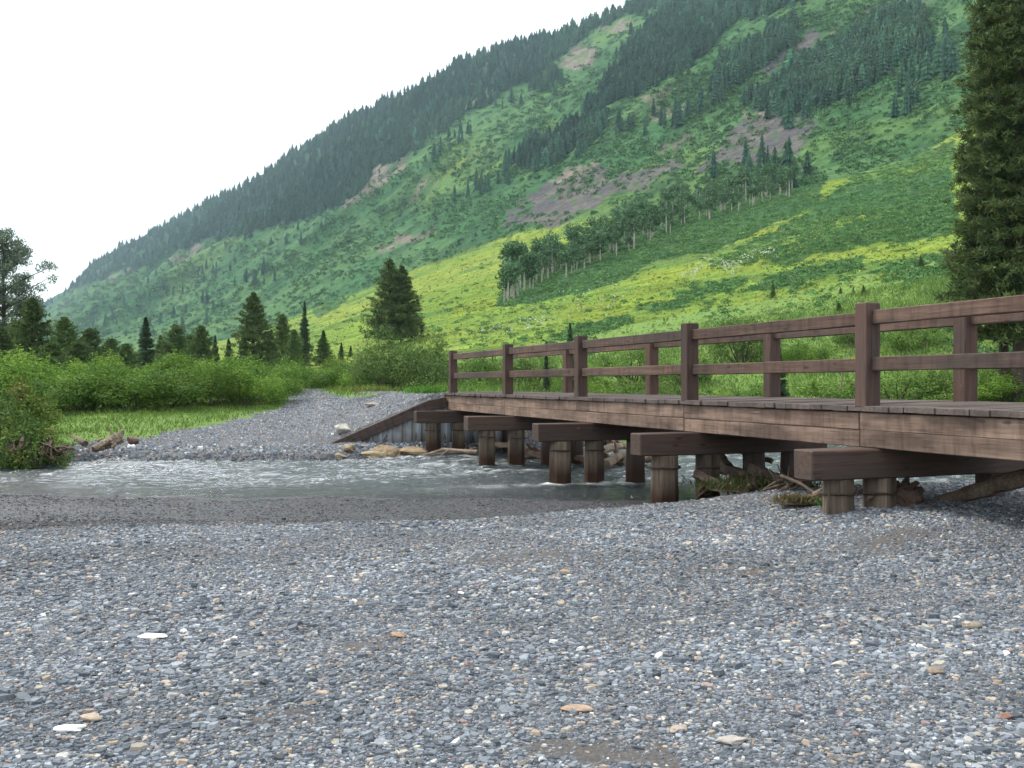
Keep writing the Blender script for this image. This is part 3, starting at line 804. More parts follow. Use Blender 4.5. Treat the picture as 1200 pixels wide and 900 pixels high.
TANR = (.32, .25, .155)
for i, (px_, Y_, w_, d_, h_, dz, c_, lab) in enumerate([
    (437, 22.75, 1.05, .6, .42, .06, (.31, .25, .16), 'long low ochre boulder at the water edge below the wing wall'),
    (451, 23.1, .72, .55, .52, .10, (.30, .225, .13), 'tall tan boulder leaning on the long ochre boulder'),
    (481, 23.45, 1.0, .6, .52, .06, (.28, .21, .12), 'broad brownish tan boulder beside the abutment timber piles'),
    (465, 23.1, .42, .35, .24, .04, (.42, .33, .24), 'small pinkish pale boulder between two bigger tan boulders'),
    (397, 22.3, .46, .38, .20, .05, (.27, .22, .14), 'small flat tan rock at the left end of the boulder row'),
    (384, 22.15, .55, .35, .26, .07, (.14, .14, .145), 'grey slab tilted on the shore left of the tan boulders'),
    (409, 22.9, .40, .36, .30, .10, (.30, .24, .16), 'small round buff rock behind the flat tan rock'),
    (402, 24.6, .56, .42, .38, .12, (.50, .48, .42), 'white boulder on the gravel just behind the sloping timber coping'),
    (436, 28.0, .55, .35, .16, .04, (.36, .31, .26), 'flat pale pink stone lying high on the gravel ramp'),
    (429, 23.5, .38, .3, .2, .05, (.2, .195, .19), 'small grey rock against the foot of the sheet steel'),
    (73, 20.3, .30, .2, .14, .0, (.5, .5, .48), 'little white stone at the water edge under the roots')]):
    p_ = P3(px_, Y_); o = link('boulder', rock_mesh('boulder', 60 + i, w_ * .80, d_ * .80, h_ * .72, tuple(q * .9 for q in c_)), None, (p_.x, p_.y, max(p_.z, -.05) + dz - (.05 if px_ > 380 and Y_ < 24 else 0)), (0, 0, RNG.uniform(-.4, .4)))
    tag(o, lab, 'rock')
for i, (px_, Y_, w_, d_, h_, c_, lab) in enumerate([
    (84, 4.20, .135, .07, .025, (.80, .80, .80), 'bright white flat chip on the gravel nearest the lower left corner'),
    (180, 5.68, .15, .085, .028, (.78, .78, .78), 'bright white flat chip with a hooked end farther up the gravel'),
    (107, 4.33, .10, .07, .03, (.36, .29, .22), 'flat buff stone just above the white chip at the lower left'),
    (467, 5.75, .11, .06, .03, (.30, .20, .14), 'rusty brown flat stone on the middle of the gravel bar'),
    (795, 4.25, .075, .055, .03, (.36, .30, .25), 'pale pinkish stone at the rim of the mud patch'),
    (857, 4.08, .12, .07, .03, (.35, .32, .29), 'long pale flat stone right of the mud patch'),
    (676, 4.55, .14, .07, .03, (.34, .25, .18), 'tan elongated flat stone left above the mud patch'),
    (984, 5.15, .085, .06, .03, (.40, .37, .33), 'whitish pointed pebble in the right half of the gravel'),
    (1092, 5.05, .13, .07, .035, (.25, .20, .15), 'brownish long flat stone in the right half of the gravel'),
    (1178, 4.35, .07, .05, .02, (.20, .10, .075), 'small brick red stone near the right border of the gravel'),
    (662, 7.6, .09, .07, .05, (.33, .26, .18), 'rounded tan stone far up the gravel bar'),
    (1140, 5.9, .10, .07, .045, (.30, .25, .19), 'rounded buff stone on the right upper gravel')]):
    p_ = P3(px_, Y_)
    o = link('flat_stone', rock_mesh('flat_stone', 90 + i, w_, d_, h_, c_, 'white' if i < 2 else 'stone', 3, .25), None, (p_.x, p_.y, p_.z + .010), (0, 0, RNG.uniform(-.5, .5)))
    tag(o, lab, 'stone')

# ------------------------------------------------------------------ river
xs = np.concatenate([np.linspace(-60, -16, 60), np.arange(-16, 15, .07), np.linspace(15, 60, 60)])
ys = np.concatenate([np.linspace(11, 12.9, 8), np.arange(13, 27, .06), np.linspace(27, 45, 60)])
X, Y = np.meshgrid(xs, ys)
fl = (X * n2[0] + Y * n2[1]); cr = (X * d2[0] + Y * d2[1])       # along and across the flow
w1 = fbm(fl * 1.1, cr * 1.5, 111, 4) - .5; w2 = fbm(fl * 3.4 + w1 * 2, cr * 4.2, 112, 3) - .5; w3 = fbm(fl * .35, cr * .5, 113, 2)
calm = sm(.2, .9, (Y - np.interp(X, WNX, WNY)) / 3.0)
w4 = fbm(fl * 2.0, cr * 9.0, 119, 3) - .5
Z = (w1 * .12 + w2 * .06 + w4 * .075) * (.35 + .65 * calm) * (.55 + .9 * w3)
BENTS = [(4.5, .52), (8.29, .42), (11.83, .50), (15.3, .60), (19.2, .62), (23.46, .62)]
PILES = [0, .66, 1.40, 2.02]
PILES5 = [0, .50, 2.0]
st = fbm(fl * 1.3, cr * 5.5, 118, 4)
foam_glint = (np.clip((w2 + .5 - .68) * 7, 0, 1) * .34 + sm(.60, .78, st) * .22) * sm(.35, .7, w3) * calm  # white streaks paint sky reflections into the colour, sharing the channel with foam
for bt, be in BENTS[2:]:
    for u in PILES:
        c_ = bw(bt, be - u)
        a_ = (X - c_.x) * n2[0] + (Y - c_.y) * n2[1]; c2 = (X - c_.x) * d2[0] + (Y - c_.y) * d2[1]
        r_ = np.hypot(a_, c2)
        ring = np.exp(-((r_ - .22) / .09) ** 2) * .6 + np.exp(-(c2 / (.16 + .10 * np.abs(a_))) ** 2) * (a_ < 0) * np.exp(a_ / .9) * .6
        foam_glint = np.maximum(foam_glint, ring * np.clip((w2 + .5 - .42) * 5, 0, 1))
        Z = Z + .03 * np.exp(-((r_ - .2) / .12) ** 2)
n_, k_ = X.shape; idx = np.arange(n_ * k_).reshape(n_, k_)
Fc = np.stack([idx[:-1, :-1], idx[:-1, 1:], idx[1:, 1:], idx[1:, :-1]], -1).reshape(-1, 4)
bed = ground_h(X, Y); depth = np.clip(-bed / .35, 0, 1)
m, nt = mat('river_water'); b = NB(nt)
at = b.n('ShaderNodeAttribute', attribute_name='Col'); sp = b.n('ShaderNodeSeparateColor'); b.l(at.outputs['Color'], sp.inputs[0])
tc = b.n('ShaderNodeTexCoord')
r1 = b.noise(b.mapping(tc.outputs['Object'], (5.0, 8.0, 1), (0, 0, .34)), 1.0, 4, .6, .6); r2 = b.noise(b.mapping(tc.outputs['Object'], (16, 22, 1)), 1.0, 3, .6)
bp = b.n('ShaderNodeBump', i_Strength=.9, i_Distance=.09); b.l(b.math('ADD', r1, b.math('MULTIPLY', r2, .35)), bp.inputs['Height'])
fr = b.n('ShaderNodeFresnel', i_IOR=1.4); b.l(bp.outputs[0], fr.inputs['Normal'])
gl = b.n('ShaderNodeBsdfGlossy', i_Roughness=.03); gl.inputs[0].default_value = (1, 1, 1, 1); b.l(bp.outputs[0], gl.inputs['Normal'])
tr = b.n('ShaderNodeBsdfTransparent'); tr.inputs[0].default_value = (.62, .70, .62, 1)
df = b.n('ShaderNodeBsdfDiffuse'); df.inputs[0].default_value = (.055, .070, .074, 1)
mx = b.n('ShaderNodeMixShader'); b.l(b.math('MULTIPLY_ADD', sp.outputs[1], .62), mx.inputs[0]); nt.nodes[-1].inputs[2].default_value = .22
b.l(tr.outputs[0], mx.inputs[1]); b.l(df.outputs[0], mx.inputs[2])
m2 = b.n('ShaderNodeMixShader'); b.l(fr.outputs[0], m2.inputs[0]); b.l(mx.outputs[0], m2.inputs[1]); b.l(gl.outputs[0], m2.inputs[2])
wf = b.n('ShaderNodeBsdfDiffuse'); wf.inputs[0].default_value = (.62, .66, .66, 1)
m3 = b.n('ShaderNodeMixShader'); b.l(sp.outputs[0], m3.inputs[0]); b.l(m2.outputs[0], m3.inputs[1]); b.l(wf.outputs[0], m3.inputs[2])
b.out(m3.outputs[0])
river_me = new_mesh('river_water', np.stack([X, Y, Z], -1).reshape(-1, 3), Fc, np.stack([np.clip(foam_glint, 0, 1), depth, 0 * foam_glint], -1).reshape(-1, 3), True, m)
tag(link('river_water', river_me), kind='structure')

# ------------------------------------------------------------------ timber bridge
bridge = empty('timber_bridge', (BO[0], BO[1], 0), BRZ)
tag(bridge, 'brown timber plank bridge with post and rail sides on log piles across the river', 'bridge')
NP = [.9, 4.6, 8.37, 12.02, 15.78, 19.62, 23.78]
FP = [1.0, 4.75, 8.58, 12.25, 15.98, 19.9, 23.95]
FE = -1.50; CAMB = .035
# deck planks, laid crosswise, each end a little out of line
bm = bmesh.new(); rr = random.Random(3); x = .1; k = 0
while x < 24.25:
    w = rr.uniform(.185, .235); L0 = .10 + rr.uniform(-.018, .02); L1 = FE - .10 + rr.uniform(-.02, .02)
    c = bmesh.ops.create_cube(bm, size=1)['verts']
    zt = rr.uniform(-.005, .004)
    for v in c:
        v.co = Vector((x + w / 2 + v.co.x * (w - .006), (L0 + L1) / 2 + v.co.y * (L0 - L1), 1.4455 + v.co.z * .058 + zt + CAMB * (.5 - v.co.y)))
    x += w
bmesh.ops.bevel(bm, geom=bm.edges[:], offset=.003, segments=1, affect='EDGES')
me = bpy.data.meshes.new('deck'); bm.to_mesh(me); bm.free(); me.materials.append(M['deck']); link('deck', me, bridge)

def timber(name, x0, x1, yc, zc, sy, sz, mt, parent=bridge, bev=.008, seed=0):
    me = box_mesh(name, x1 - x0, sy, sz, mt, bev, (0, 6), .0025, seed)
    return link(name, me, parent, ((x0 + x1) / 2, yc, zc))
for side, PS in ((1, NP), (-1, FP)):
    ye = 0 if side == 1 else FE
    dz = 0 if side == 1 else CAMB
    for i, t in enumerate(PS):
        me = box_mesh('post', .184, .184, 1.09, M['post'], .012, (2, 5), .002, i + side)
        link('post', me, bridge, (t, ye, 1.475 + .545 - .02 + dz), (0, 0, rr.uniform(-.01, .01)))
        if i + 1 < len(PS):
            yr = ye - .022
            for nm, zc in (('top_rail', 2.385), ('lower_rail', 1.905)):
                timber(nm, t + .094, PS[i + 1] - .094, yr + rr.uniform(-.004, .004), zc + dz + rr.uniform(-.008, .008), .092, .142, M['rail'], seed=i * 7 + side)
    # two courses of fascia boards, butted near the posts
    yf = .015 if side == 1 else FE - .015
    cuts = [.1] + [p + .06 for p in PS[1:-1]] + [24.25]
    for i in range(len(cuts) - 1):
        for q, zc in ((0, 1.316), (1, 1.132)):
            timber('fascia_board', cuts[i] + .004, cuts[i + 1] - .004, yf + rr.uniform(-.006, .006), zc + rr.uniform(-.004, .004), .085, .181, M['fascia'], seed=i + q * 9)
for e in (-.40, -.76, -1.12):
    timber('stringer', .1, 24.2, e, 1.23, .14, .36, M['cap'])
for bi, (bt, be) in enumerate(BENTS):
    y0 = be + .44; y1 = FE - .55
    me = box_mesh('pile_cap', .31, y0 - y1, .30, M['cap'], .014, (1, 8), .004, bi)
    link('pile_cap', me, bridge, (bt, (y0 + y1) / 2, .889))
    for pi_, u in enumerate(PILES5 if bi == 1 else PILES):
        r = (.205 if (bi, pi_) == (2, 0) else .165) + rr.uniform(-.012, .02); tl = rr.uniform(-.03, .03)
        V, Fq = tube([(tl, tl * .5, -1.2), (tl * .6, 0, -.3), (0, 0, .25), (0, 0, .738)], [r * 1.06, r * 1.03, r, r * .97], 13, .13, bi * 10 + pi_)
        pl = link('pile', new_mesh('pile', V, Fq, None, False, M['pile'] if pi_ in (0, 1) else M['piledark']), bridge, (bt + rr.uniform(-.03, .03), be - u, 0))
        if pi_ < 2:
            zb_ = rr.uniform(.55, .62)
            a = np.linspace(0, 2 * math.pi, 17)[:16]; ro = r * 1.09; V = []
            for (rad, zz) in ((ro, zb_), (ro, zb_ + .022), (r * .9, zb_ + .022), (r * .9, zb_)):
                V += [(rad * math.cos(q), rad * math.sin(q), zz + .006 * math.sin(3 * q)) for q in a]
            Fq = [[L * 16 + q, L * 16 + (q + 1) % 16, ((L + 1) % 4) * 16 + (q + 1) % 16, ((L + 1) % 4) * 16 + q] for L in range(4) for q in range(16)]
            link('band', new_mesh('band', V, Fq, None, True, M['band']), pl)

# sheet steel wing wall at the far end
def sheet(e0, e1, topfun, zb):
    V = []; Fq = []; e = e0; prof = [(0, 0), (.06, .055), (.14, .055), (.20, 0), (.25, 0)]
    pts = []
    while e < e1 - .01:
        for de, dt in prof[:-1]: pts.append((min(e + de, e1), dt))
        e += .25
    pts.append((e1, 0))
    for (ee, dt) in pts: V += [(dt, ee, zb), (dt, ee, topfun(ee)), (dt + .012, ee, zb), (dt + .012, ee, topfun(ee))]
    for i in range(len(pts) - 1):
        a = i * 4; c = a + 4
        Fq += [[a, c, c + 1, a + 1], [a + 2, a + 3, c + 3, c + 2], [a + 1, c + 1, c + 3, a + 3]]
    return np.array(V), np.array(Fq)
for nm, sgn in (('wing_wall', 1),):
    ww = empty('wing_wall', tuple(bw(24.16, 0)), BRZ)
    tag(ww, 'grey corrugated sheet steel wing wall with a sloping brown timber coping at the bridge end', 'retaining wall')
    top = lambda e: float(np.interp(e, [-4, .0, .55, 2.95], [1.02, 1.22, 1.14, .14])) if e >= -.01 else 1.02
    V, Fq = sheet(0.0, 2.9, top, -.7); link('sheet_piling', new_mesh('sheet_piling', V, Fq, None, False, M['steel']), ww, (-.02, .04, 0))
    V, Fq = sheet(-2.0, 0.0, lambda e: 1.03, -.7); link('sheet_piling', new_mesh('sheet_piling', V, Fq, None, False, M['steel']), ww, (-.02, .03, 0))
    # coping: a level length and a sloping length
    L = math.hypot(2.62, 1.10); a = math.atan2(1.10, 2.62)
    me = box_mesh('coping', L + .12, .16, .27, M['coping'], .01, (0, 5), .003, 4)
    link('coping', me, ww, (-.03, .55 + 1.31, 1.165 - .565), (0, a, math.pi / 2))
    me = box_mesh('coping', .50, .16, .26, M['coping'], .01, (0, 3), .003, 5)
    link('coping', me, ww, (-.031, .325, 1.195), (0, .17, math.pi / 2))

# the opposite wing, seen past the deck from the side
# ------------------------------------------------------------------ driftwood and roots
def drift(name, pts, rad, lab, cat, mt='drift', rough=.14, seed=1, group=None, extra=()):
    o = empty(name, tuple(pts[0]))
    tag(o, lab, cat, group)
    P0 = np.array(pts[0])
    n = max(8, len(pts) * 4); tt = np.linspace(0, 1, n); rg = np.random.default_rng(seed)
    Pp = np.stack([np.interp(tt, np.linspace(0, 1, len(pts)), np.array(pts)[:, i]) for i in range(3)], 1)
    Pp[1:-1] += rg.normal(0, np.mean(rad) * .10, (n - 2, 3))
    V, Fq = tube(Pp - P0, np.interp(tt, np.linspace(0, 1, len(rad)), rad), 10, rough, seed)
    link('stem', new_mesh('stem', V, Fq, None, False, M[mt]), o)
    for j, (ps, rd) in enumerate(extra):
        ps = np.array(ps, float); k = max(5, len(ps) * 3); t2 = np.linspace(0, 1, k)
        Q = np.stack([np.interp(t2, np.linspace(0, 1, len(ps)), ps[:, i]) for i in range(3)], 1)
        Q[1:] += rg.normal(0, np.mean(rd) * .35, (k - 1, 3))
        V, Fq = tube(Q - P0, np.interp(t2, np.linspace(0, 1, len(rd)), rd), 7, rough, seed + j)
        link('branch', new_mesh('branch', V, Fq, None, False, M[mt]), o)
    return o

def pz(px, y, Y): return (( px - 600) / F * Y, Y, CAMZ + (450 - y) / F * Y)
# log at the lower right, running under the bridge
drift('driftwood_log', [pz(1082, 592, 10.7), pz(1125, 581, 10.35), pz(1180, 566, 9.9), pz(1262, 546, 9.4)], [.045, .075, .09, .095], 'thick bare tan log slanting up at the right end of the gravel under the bridge', 'log', 'drift', .08, 3)
# upturned stump beside the nearest pile
q0 = pz(1050, 592, 10.35)
ex = []
for (a_, b_, c_, r_) in ((1008, 575, 10.7, .06), (1018, 582, 10.6, .05), (1066, 556, 10.9, .05), (1072, 562, 10.8, .04), (1050, 568, 10.8, .05), (1085, 588, 11.0, .05), (1078, 572, 11.2, .05), (1030, 592, 10.6, .05)):
    m_ = pz((a_ + 1052) / 2, (b_ + 585) / 2 + 3, 10.3); ex.append(([q0, m_, pz(a_, b_, c_ - .55)], [.11, r_ * 1.3, r_ * .35]))
drift('root_stump', [pz(1030, 594, 10.35), pz(1054, 586, 10.35), pz(1070, 576, 10.45)], [.09, .16, .11], 'weathered root stump with upturned prongs wedged beside the nearest bridge pile', 'stump', 'driftred', .3, 5, None, ex)
drift('driftwood_branch', [pz(926, 583, 10.9), pz(950, 585, 10.6), pz(968, 572, 10.6)], [.05, .055, .03], 'short curved brown root lying on the gravel left of the nearest pile', 'branch', 'driftred', .3, 8)
# jam of branches behind the piles in mid stream
jr = random.Random(9)
jam = [((690, 522, 21.5), (735, 512, 22.5), .07), ((700, 530, 21.0), (745, 524, 22.2), .09), ((640, 528, 22.0), (720, 521, 22.6), .06), ((655, 540, 20.5), (610, 528, 22.0), .10),
       ((710, 545, 19.5), (735, 532, 21.0), .10), ((630, 515, 23.0), (690, 508, 23.5), .05), ((690, 540, 20.2), (650, 532, 22.0), .08), ((715, 515, 22.0), (738, 528, 21.6), .04),
       ((700, 512, 22.3), (732, 536, 21.2), .035), ((728, 510, 22.0), (705, 534, 21.3), .03), ((735, 540, 20.5), (700, 536, 21.5), .12), ((580, 522, 23.5), (640, 530, 22.5), .07), ((600, 535, 22.0), (680, 543, 21.0), .06),
       ((770, 520, 21.5), (735, 545, 20.0), .05), ((790, 545, 18.5), (750, 540, 20.5), .09)]
for i, (a_, c_, r_) in enumerate(jam):
    A = np.array(pz(*a_)); Cc = np.array(pz(*c_)); A[2] = max(A[2], -.05); Cc[2] = max(Cc[2], .0)
    mdl = (A + Cc) / 2 + np.array([0, 0, jr.uniform(-.06, .10)])
    br = [([mdl, mdl + np.array([jr.uniform(-.3, .3), .1, jr.uniform(.1, .4)])], [r_ * .5, r_ * .15])]
    drift('driftwood_branch', [tuple(A), tuple(mdl), tuple(Cc)], [r_, r_ * .9, r_ * .55], 'bare driftwood branch in the jam caught behind the middle piles of the bridge', 'branch', 'drift' if i % 3 else 'driftred', .15, i, 'branches jammed behind the bridge piles', br)
drift('driftwood_branch', [pz(497, 533, 22.9), pz(520, 527, 22.6), pz(545, 529, 22.2), pz(560, 530, 21.9)], [.02, .035, .045, .05], 'thin pale forked branch trailing over the water from the abutment piles', 'branch', 'drift', .12, 21, None,
      [([pz(525, 528, 22.5), pz(512, 537, 22.3)], [.02, .006]), ([pz(545, 529, 22.2), pz(560, 524, 22.3)], [.03, .01])])
# fine debris under the near spans
for i, (a_, c_, r_, lab) in enumerate([((838, 545, 14.2), (905, 568, 12.8), .10, 'dark log leaning down from the second span to the turf clump'), ((850, 570, 13.0), (935, 560, 12.6), .05, 'thin dark stick across the turf clump under the bridge'),
                                 ((860, 556, 14.0), (900, 578, 12.6), .045, 'brown stick pointing down at the gravel under the second span'), ((905, 540, 14.4), (865, 528, 14.8), .04, 'short stick stuck high between the dark piles'), ((815, 556, 13.2), (878, 580, 12.5), .06, 'crooked brown stick slanting down beside the second pile of the second span'), ((880, 548, 13.2), (948, 572, 12.4), .07, 'thick brown stick reaching from the turf clump to the nearest pile cap'), ((895, 575, 12.4), (955, 560, 12.0), .035, 'thin pale stick rising to the right out of the turf clump'), ((842, 530, 14.6), (872, 566, 13.2), .05, 'steep dark stick leaning against the third pile of the second span')]):
    drift('driftwood_branch', [pz(*a_), pz((a_[0] + c_[0]) / 2, (a_[1] + c_[1]) / 2 + 2, (a_[2] + c_[2]) / 2), pz(*c_)], [r_, r_ * .9, r_ * .6], lab, 'branch', 'root', .2, 30 + i)
tw = random.Random(17)
for i in range(20):
    xa = tw.uniform(836, 945); ya = tw.uniform(548, 578); Ya = tw.uniform(11.6, 13.6); xb = xa + tw.uniform(-45, 45); yb = tw.uniform(560, 584); Yb = Ya + tw.uniform(-.6, .4)
    A = np.array(pz(xa, ya, Ya)); Bq = np.array(pz(xb, yb, Yb)); gz = float(ground_h(np.array([Bq[0]]), np.array([Bq[1]]))[0]); Bq[2] = gz + .03; A[2] = max(A[2], gz + .1)
    drift('driftwood_twig', [tuple(A), tuple((A + Bq) / 2 + np.array([0, 0, tw.uniform(-.03, .07)])), tuple(Bq)], [.022, .02, .010], 'thin bare twig in the tangle around the turf clump under the second span', 'twig', 'root' if i % 3 else 'drift', .15, 80 + i, 'twigs tangled under the second span',
          [([tuple((A + Bq) / 2), tuple((A + Bq) / 2 + np.array([tw.uniform(-.2, .2), 0, tw.uniform(.05, .25)]))], [.012, .004])])
# left bank: forked log on the shore
drift('driftwood_log', [pz(110, 527, 21.5), pz(125, 520, 21.7), pz(142, 512, 21.9)], [.07, .12, .13], 'pale driftwood log with forked stubs lying on the far left shore', 'log', 'drift', .12, 41, None,
      [([pz(138, 514, 21.8), pz(145, 506, 21.9), pz(143, 503, 21.9)], [.07, .05, .02]), ([pz(135, 515, 21.7), pz(128, 503, 21.8)], [.05, .015]), ([pz(134, 518, 21.5), pz(133, 524, 21.4)], [.06, .03]), ([pz(128, 518, 21.6), pz(112, 515, 21.8)], [.045, .02])])
drift('driftwood_log', [pz(151, 516, 22.4), pz(161, 516, 22.6)], [.09, .08], 'short stubby log end right of the forked driftwood log', 'log', 'driftred', .12, 42)
drift('driftwood_log', [pz(82, 514, 22.8), pz(100, 520, 22.2)], [.10, .07], 'dark log end poking out of the turf bank on the left shore', 'log', 'driftred', .12, 43)
# exposed roots of the left bank
rb = []
rc = pz(40, 528, 19.9)
for (xa, ya, xb, yb, r_) in ((35, 524, 62, 538, .035), (60, 525, 86, 526, .05), (86, 526, 84, 530, .03), (22, 528, 5, 543, .05), (40, 530, 42, 544, .03), (30, 515, 18, 540, .05), (55, 530, 64, 538, .03), (45, 518, 70, 530, .04), (60, 522, 60, 540, .025), (15, 535, 40, 541, .03), (70, 527, 78, 536, .04), (28, 512, 24, 528, .06)):
    rb.append(([pz(xa, ya, 19.9), pz((xa + xb) / 2, (ya + yb) / 2 - 1.5, 19.6), pz(xb, yb, 19.5)], [r_ * .7, r_ * .55, r_ * .25]))
rrg = random.Random(12)
for _ in range(22):
    xa = rrg.uniform(8, 84); ya = rrg.uniform(512, 527); xb = xa + rrg.uniform(-22, 22); yb = rrg.uniform(530, 545)
    rb.append(([pz(xa, ya, 19.95), pz((xa + xb) / 2 + rrg.uniform(-4, 4), (ya + yb) / 2 - rrg.uniform(-2, 4), 19.65), pz(xb, yb, 19.5)], [.022, .018, .006]))
drift('root_tangle', [pz(10, 533, 19.9), pz(40, 527, 19.9), pz(75, 531, 20.0)], [.07, .10, .06], 'tangle of exposed brown roots hanging from the undercut left bank', 'roots', 'root', .25, 44, None, rb)

# ------------------------------------------------------------------ shrubs
vrng = np.random.default_rng(77)
def shrub_meshes(seed, w, h, nleaf, leaf, pal, slim=.34, lobes=16, up=.5):
    rg = np.random.default_rng(seed)
    # tips of the stems spread through a dome with an uneven outline
    T = []
    while len(T) < lobes:
        a = rg.uniform(0, 6.28); r = math.sqrt(rg.uniform(0, 1)); top = (1 - .55 * r ** 2.2) * rg.uniform(.66, 1.04)
        T.append((math.cos(a) * r * w / 2, math.sin(a) * r * w / 2, h * top * (1 if rg.random() < .68 else rg.uniform(.35, .8))))
    T = np.array(T)
    k = rg.integers(0, lobes, nleaf)
    rad = np.where(rg.random(nleaf) < .15, 1.5, 1.0)[:, None]
    N3 = rg.normal(size=(nleaf, 3)); N3 /= np.linalg.norm(N3, axis=1, keepdims=True)
    P = T[k] + N3 * rg.uniform(.25, 1, (nleaf, 1)) ** .6 * rad * np.array([w * .18, w * .18, h * .20]) + np.array([0, 0, -h * .07])
    # leafy shoots reaching past the outline
    ns = int(lobes * 2.2); sh = rg.integers(0, lobes, ns)
    sd = np.stack([T[sh, 0] / w * 1.6 + rg.normal(0, .35, ns), T[sh, 1] / w * 1.6 + rg.normal(0, .35, ns), rg.uniform(.5, 1.4, ns)], 1)
    tpos = rg.uniform(.2, 1, (ns, 16, 1)); Ps = T[sh][:, None] + sd[:, None] * tpos * h * .20 + rg.normal(0, .03 * h * .4, (ns, 16, 3))
    Ds = sd[:, None] + rg.normal(0, .8, (ns, 16, 3))
    D = rg.normal(size=(nleaf, 3)) + np.array([0, 0, up]) + N3 * .5
    P = np.concatenate([P, Ps.reshape(-1, 3)]); D = np.concatenate([D, Ds.reshape(-1, 3)]); kk = np.concatenate([k, np.repeat(sh, 16)])
    ok = P[:, 2] > .02; P, D, kk = P[ok], D[ok], kk[ok]
    n = len(P); L = leaf * rg.uniform(.6, 1.35, n)
    NR = np.concatenate([N3 + np.array([0, 0, .35]), rg.normal(size=(ns * 16, 3)) + np.array([0, 0, .6])])[ok]
    V, Fq = cards(P, D, L, L * slim * rg.uniform(.7, 1.3, n), rng=rg, nrm=NR, nj=.42)
    pal = np.array(pal); lob = rg.integers(0, len(pal), lobes); mixr = rg.random(n) < .35
    ci = np.where(mixr, rg.integers(0, len(pal), n), lob[kk])
    C = pal[ci] * np.exp(rg.normal(0, .18, (n, 1)))
    fol = new_mesh('foliage', V, Fq, np.repeat(C, 4, 0), False, M['leaf'])
    g = Geo()
    for t in T[:26]:
        b0 = np.array([t[0] * .14 + rg.normal(0, .05), t[1] * .14 + rg.normal(0, .05), -.1]); mdl = (b0 + t) / 2 + np.array([t[0] * .10, t[1] * .10, .05 * h])
        g.add(*tube([b0, mdl, t], [.022, .016, .006], 5, .1, seed))
    return fol, g.mesh('stem', M['twig'])

WIL = [(.105, .205, .030), (.140, .250, .036), (.075, .160, .028), (.180, .285, .042), (.120, .215, .040)]
WILD = [(.100, .175, .045), (.130, .215, .055), (.075, .140, .036), (.155, .240, .062)]
BRI = [(.115, .215, .042), (.150, .255, .050), (.090, .175, .036), (.175, .265, .060)]
MIXD = [(.075, .150, .030), (.11, .19, .03), (.15, .18, .03), (.13, .115, .028), (.08, .15, .04), (.14, .21, .04), (.07, .14, .04)]
SH_W = [shrub_meshes(200 + i, 3.2, 2.5, 10500, .12, WIL, lobes=17) for i in range(3)]
SH_D = [shrub_meshes(210 + i, 3.0, 2.5, 9500, .11, WILD, lobes=17) for i in range(2)]
SH_B = [shrub_meshes(220 + i, 2.4, 1.5, 5200, .11, BRI, lobes=24, up=1.2) for i in range(3)]
SH_M = [shrub_meshes(230 + i, 1.5, 1.35, 3600, .075, MIXD, .5, lobes=20) for i in range(2)]

def shrub(kind, px_, Y_, w, h, label, group=None, name='willow_shrub', sink=.05):
    i = int(vrng.integers(len(kind))); f_, s_2 = kind[i]
    p_ = P3(px_, Y_); o = empty(name, (p_.x, p_.y, p_.z - sink), vrng.uniform(0, 6.28))
    ref = {id(SH_W): (3.2, 2.5), id(SH_D): (3.0, 2.5), id(SH_B): (2.4, 1.5), id(SH_M): (1.5, 1.35)}[id(kind)]
    hk = .92 if kind is SH_D else (.68 if kind is SH_W else .85) * vrng.uniform(.84, 1.20)
    o.scale = (w / ref[0], w / ref[0] * vrng.uniform(.9, 1.1), hk * h / ref[1])
    tag(o, label, 'shrub', group); link('foliage', f_, o); link('stem', s_2, o); return o

L1 = 'leafy green willow in the thicket behind the grass bank left of the gravel track'
G1 = 'willows of the thicket left of the track'
for (px_, Y_, w, h) in ((66, 30.5, 2.6, 1.9), (105, 31.5, 3.0, 2.2), (150, 32.0, 3.2, 2.25), (196, 32.5, 3.2, 2.2), (240, 33.5, 3.2, 2.15), (280, 34.5, 3.0, 2.3), (312, 36.5, 2.6, 2.3),
                        (88, 36, 3.2, 2.3), (130, 37, 3.4, 2.7), (175, 38, 3.4, 2.55), (222, 38.5, 3.4, 2.6), (262, 39.5, 3.4, 2.75), (300, 41, 3.2, 2.7), (325, 43, 2.6, 2.6), (20, 33, 3.4, 2.4), (-20, 32, 3.4, 2.6), (50, 36, 3.2, 2.5), (-70, 32, 3.4, 2.6), (-125, 33, 3.4, 2.7), (-185, 33, 3.4, 2.6)):
    shrub(SH_W, px_, Y_, w, h, L1, G1)
L2 = 'yellow green willow on the right side of the gravel track where it bends away'
for (px_, Y_, w, h) in ((358, 52, 2.6, 1.7), (378, 50, 2.4, 1.5), (398, 47, 2.8, 1.9), (416, 43, 2.6, 1.9), (345, 60, 3, 1.8), (390, 58, 3.2, 2.2)): shrub(SH_W, px_, Y_, w, h, L2, 'willows right of the track bend')
shrub(SH_D, 462, 37.5, 3.2, 2.85, 'largest dusky green willow below the double topped pine beside the bridge end')
shrub(SH_D, 502, 36.5, 2.6, 2.35, 'dusky willow with bare stems just behind the first rail post of the bridge')
shrub(SH_W, 436, 39.5, 2.4, 1.9, 'rounded mid green willow at the left foot of the largest dusky willow')
shrub(SH_D, 484, 42, 3.2, 2.7, 'grey green willow filling in behind the largest dusky willow')
L3 = 'bright green low shrub in the belt behind the bridge railing'
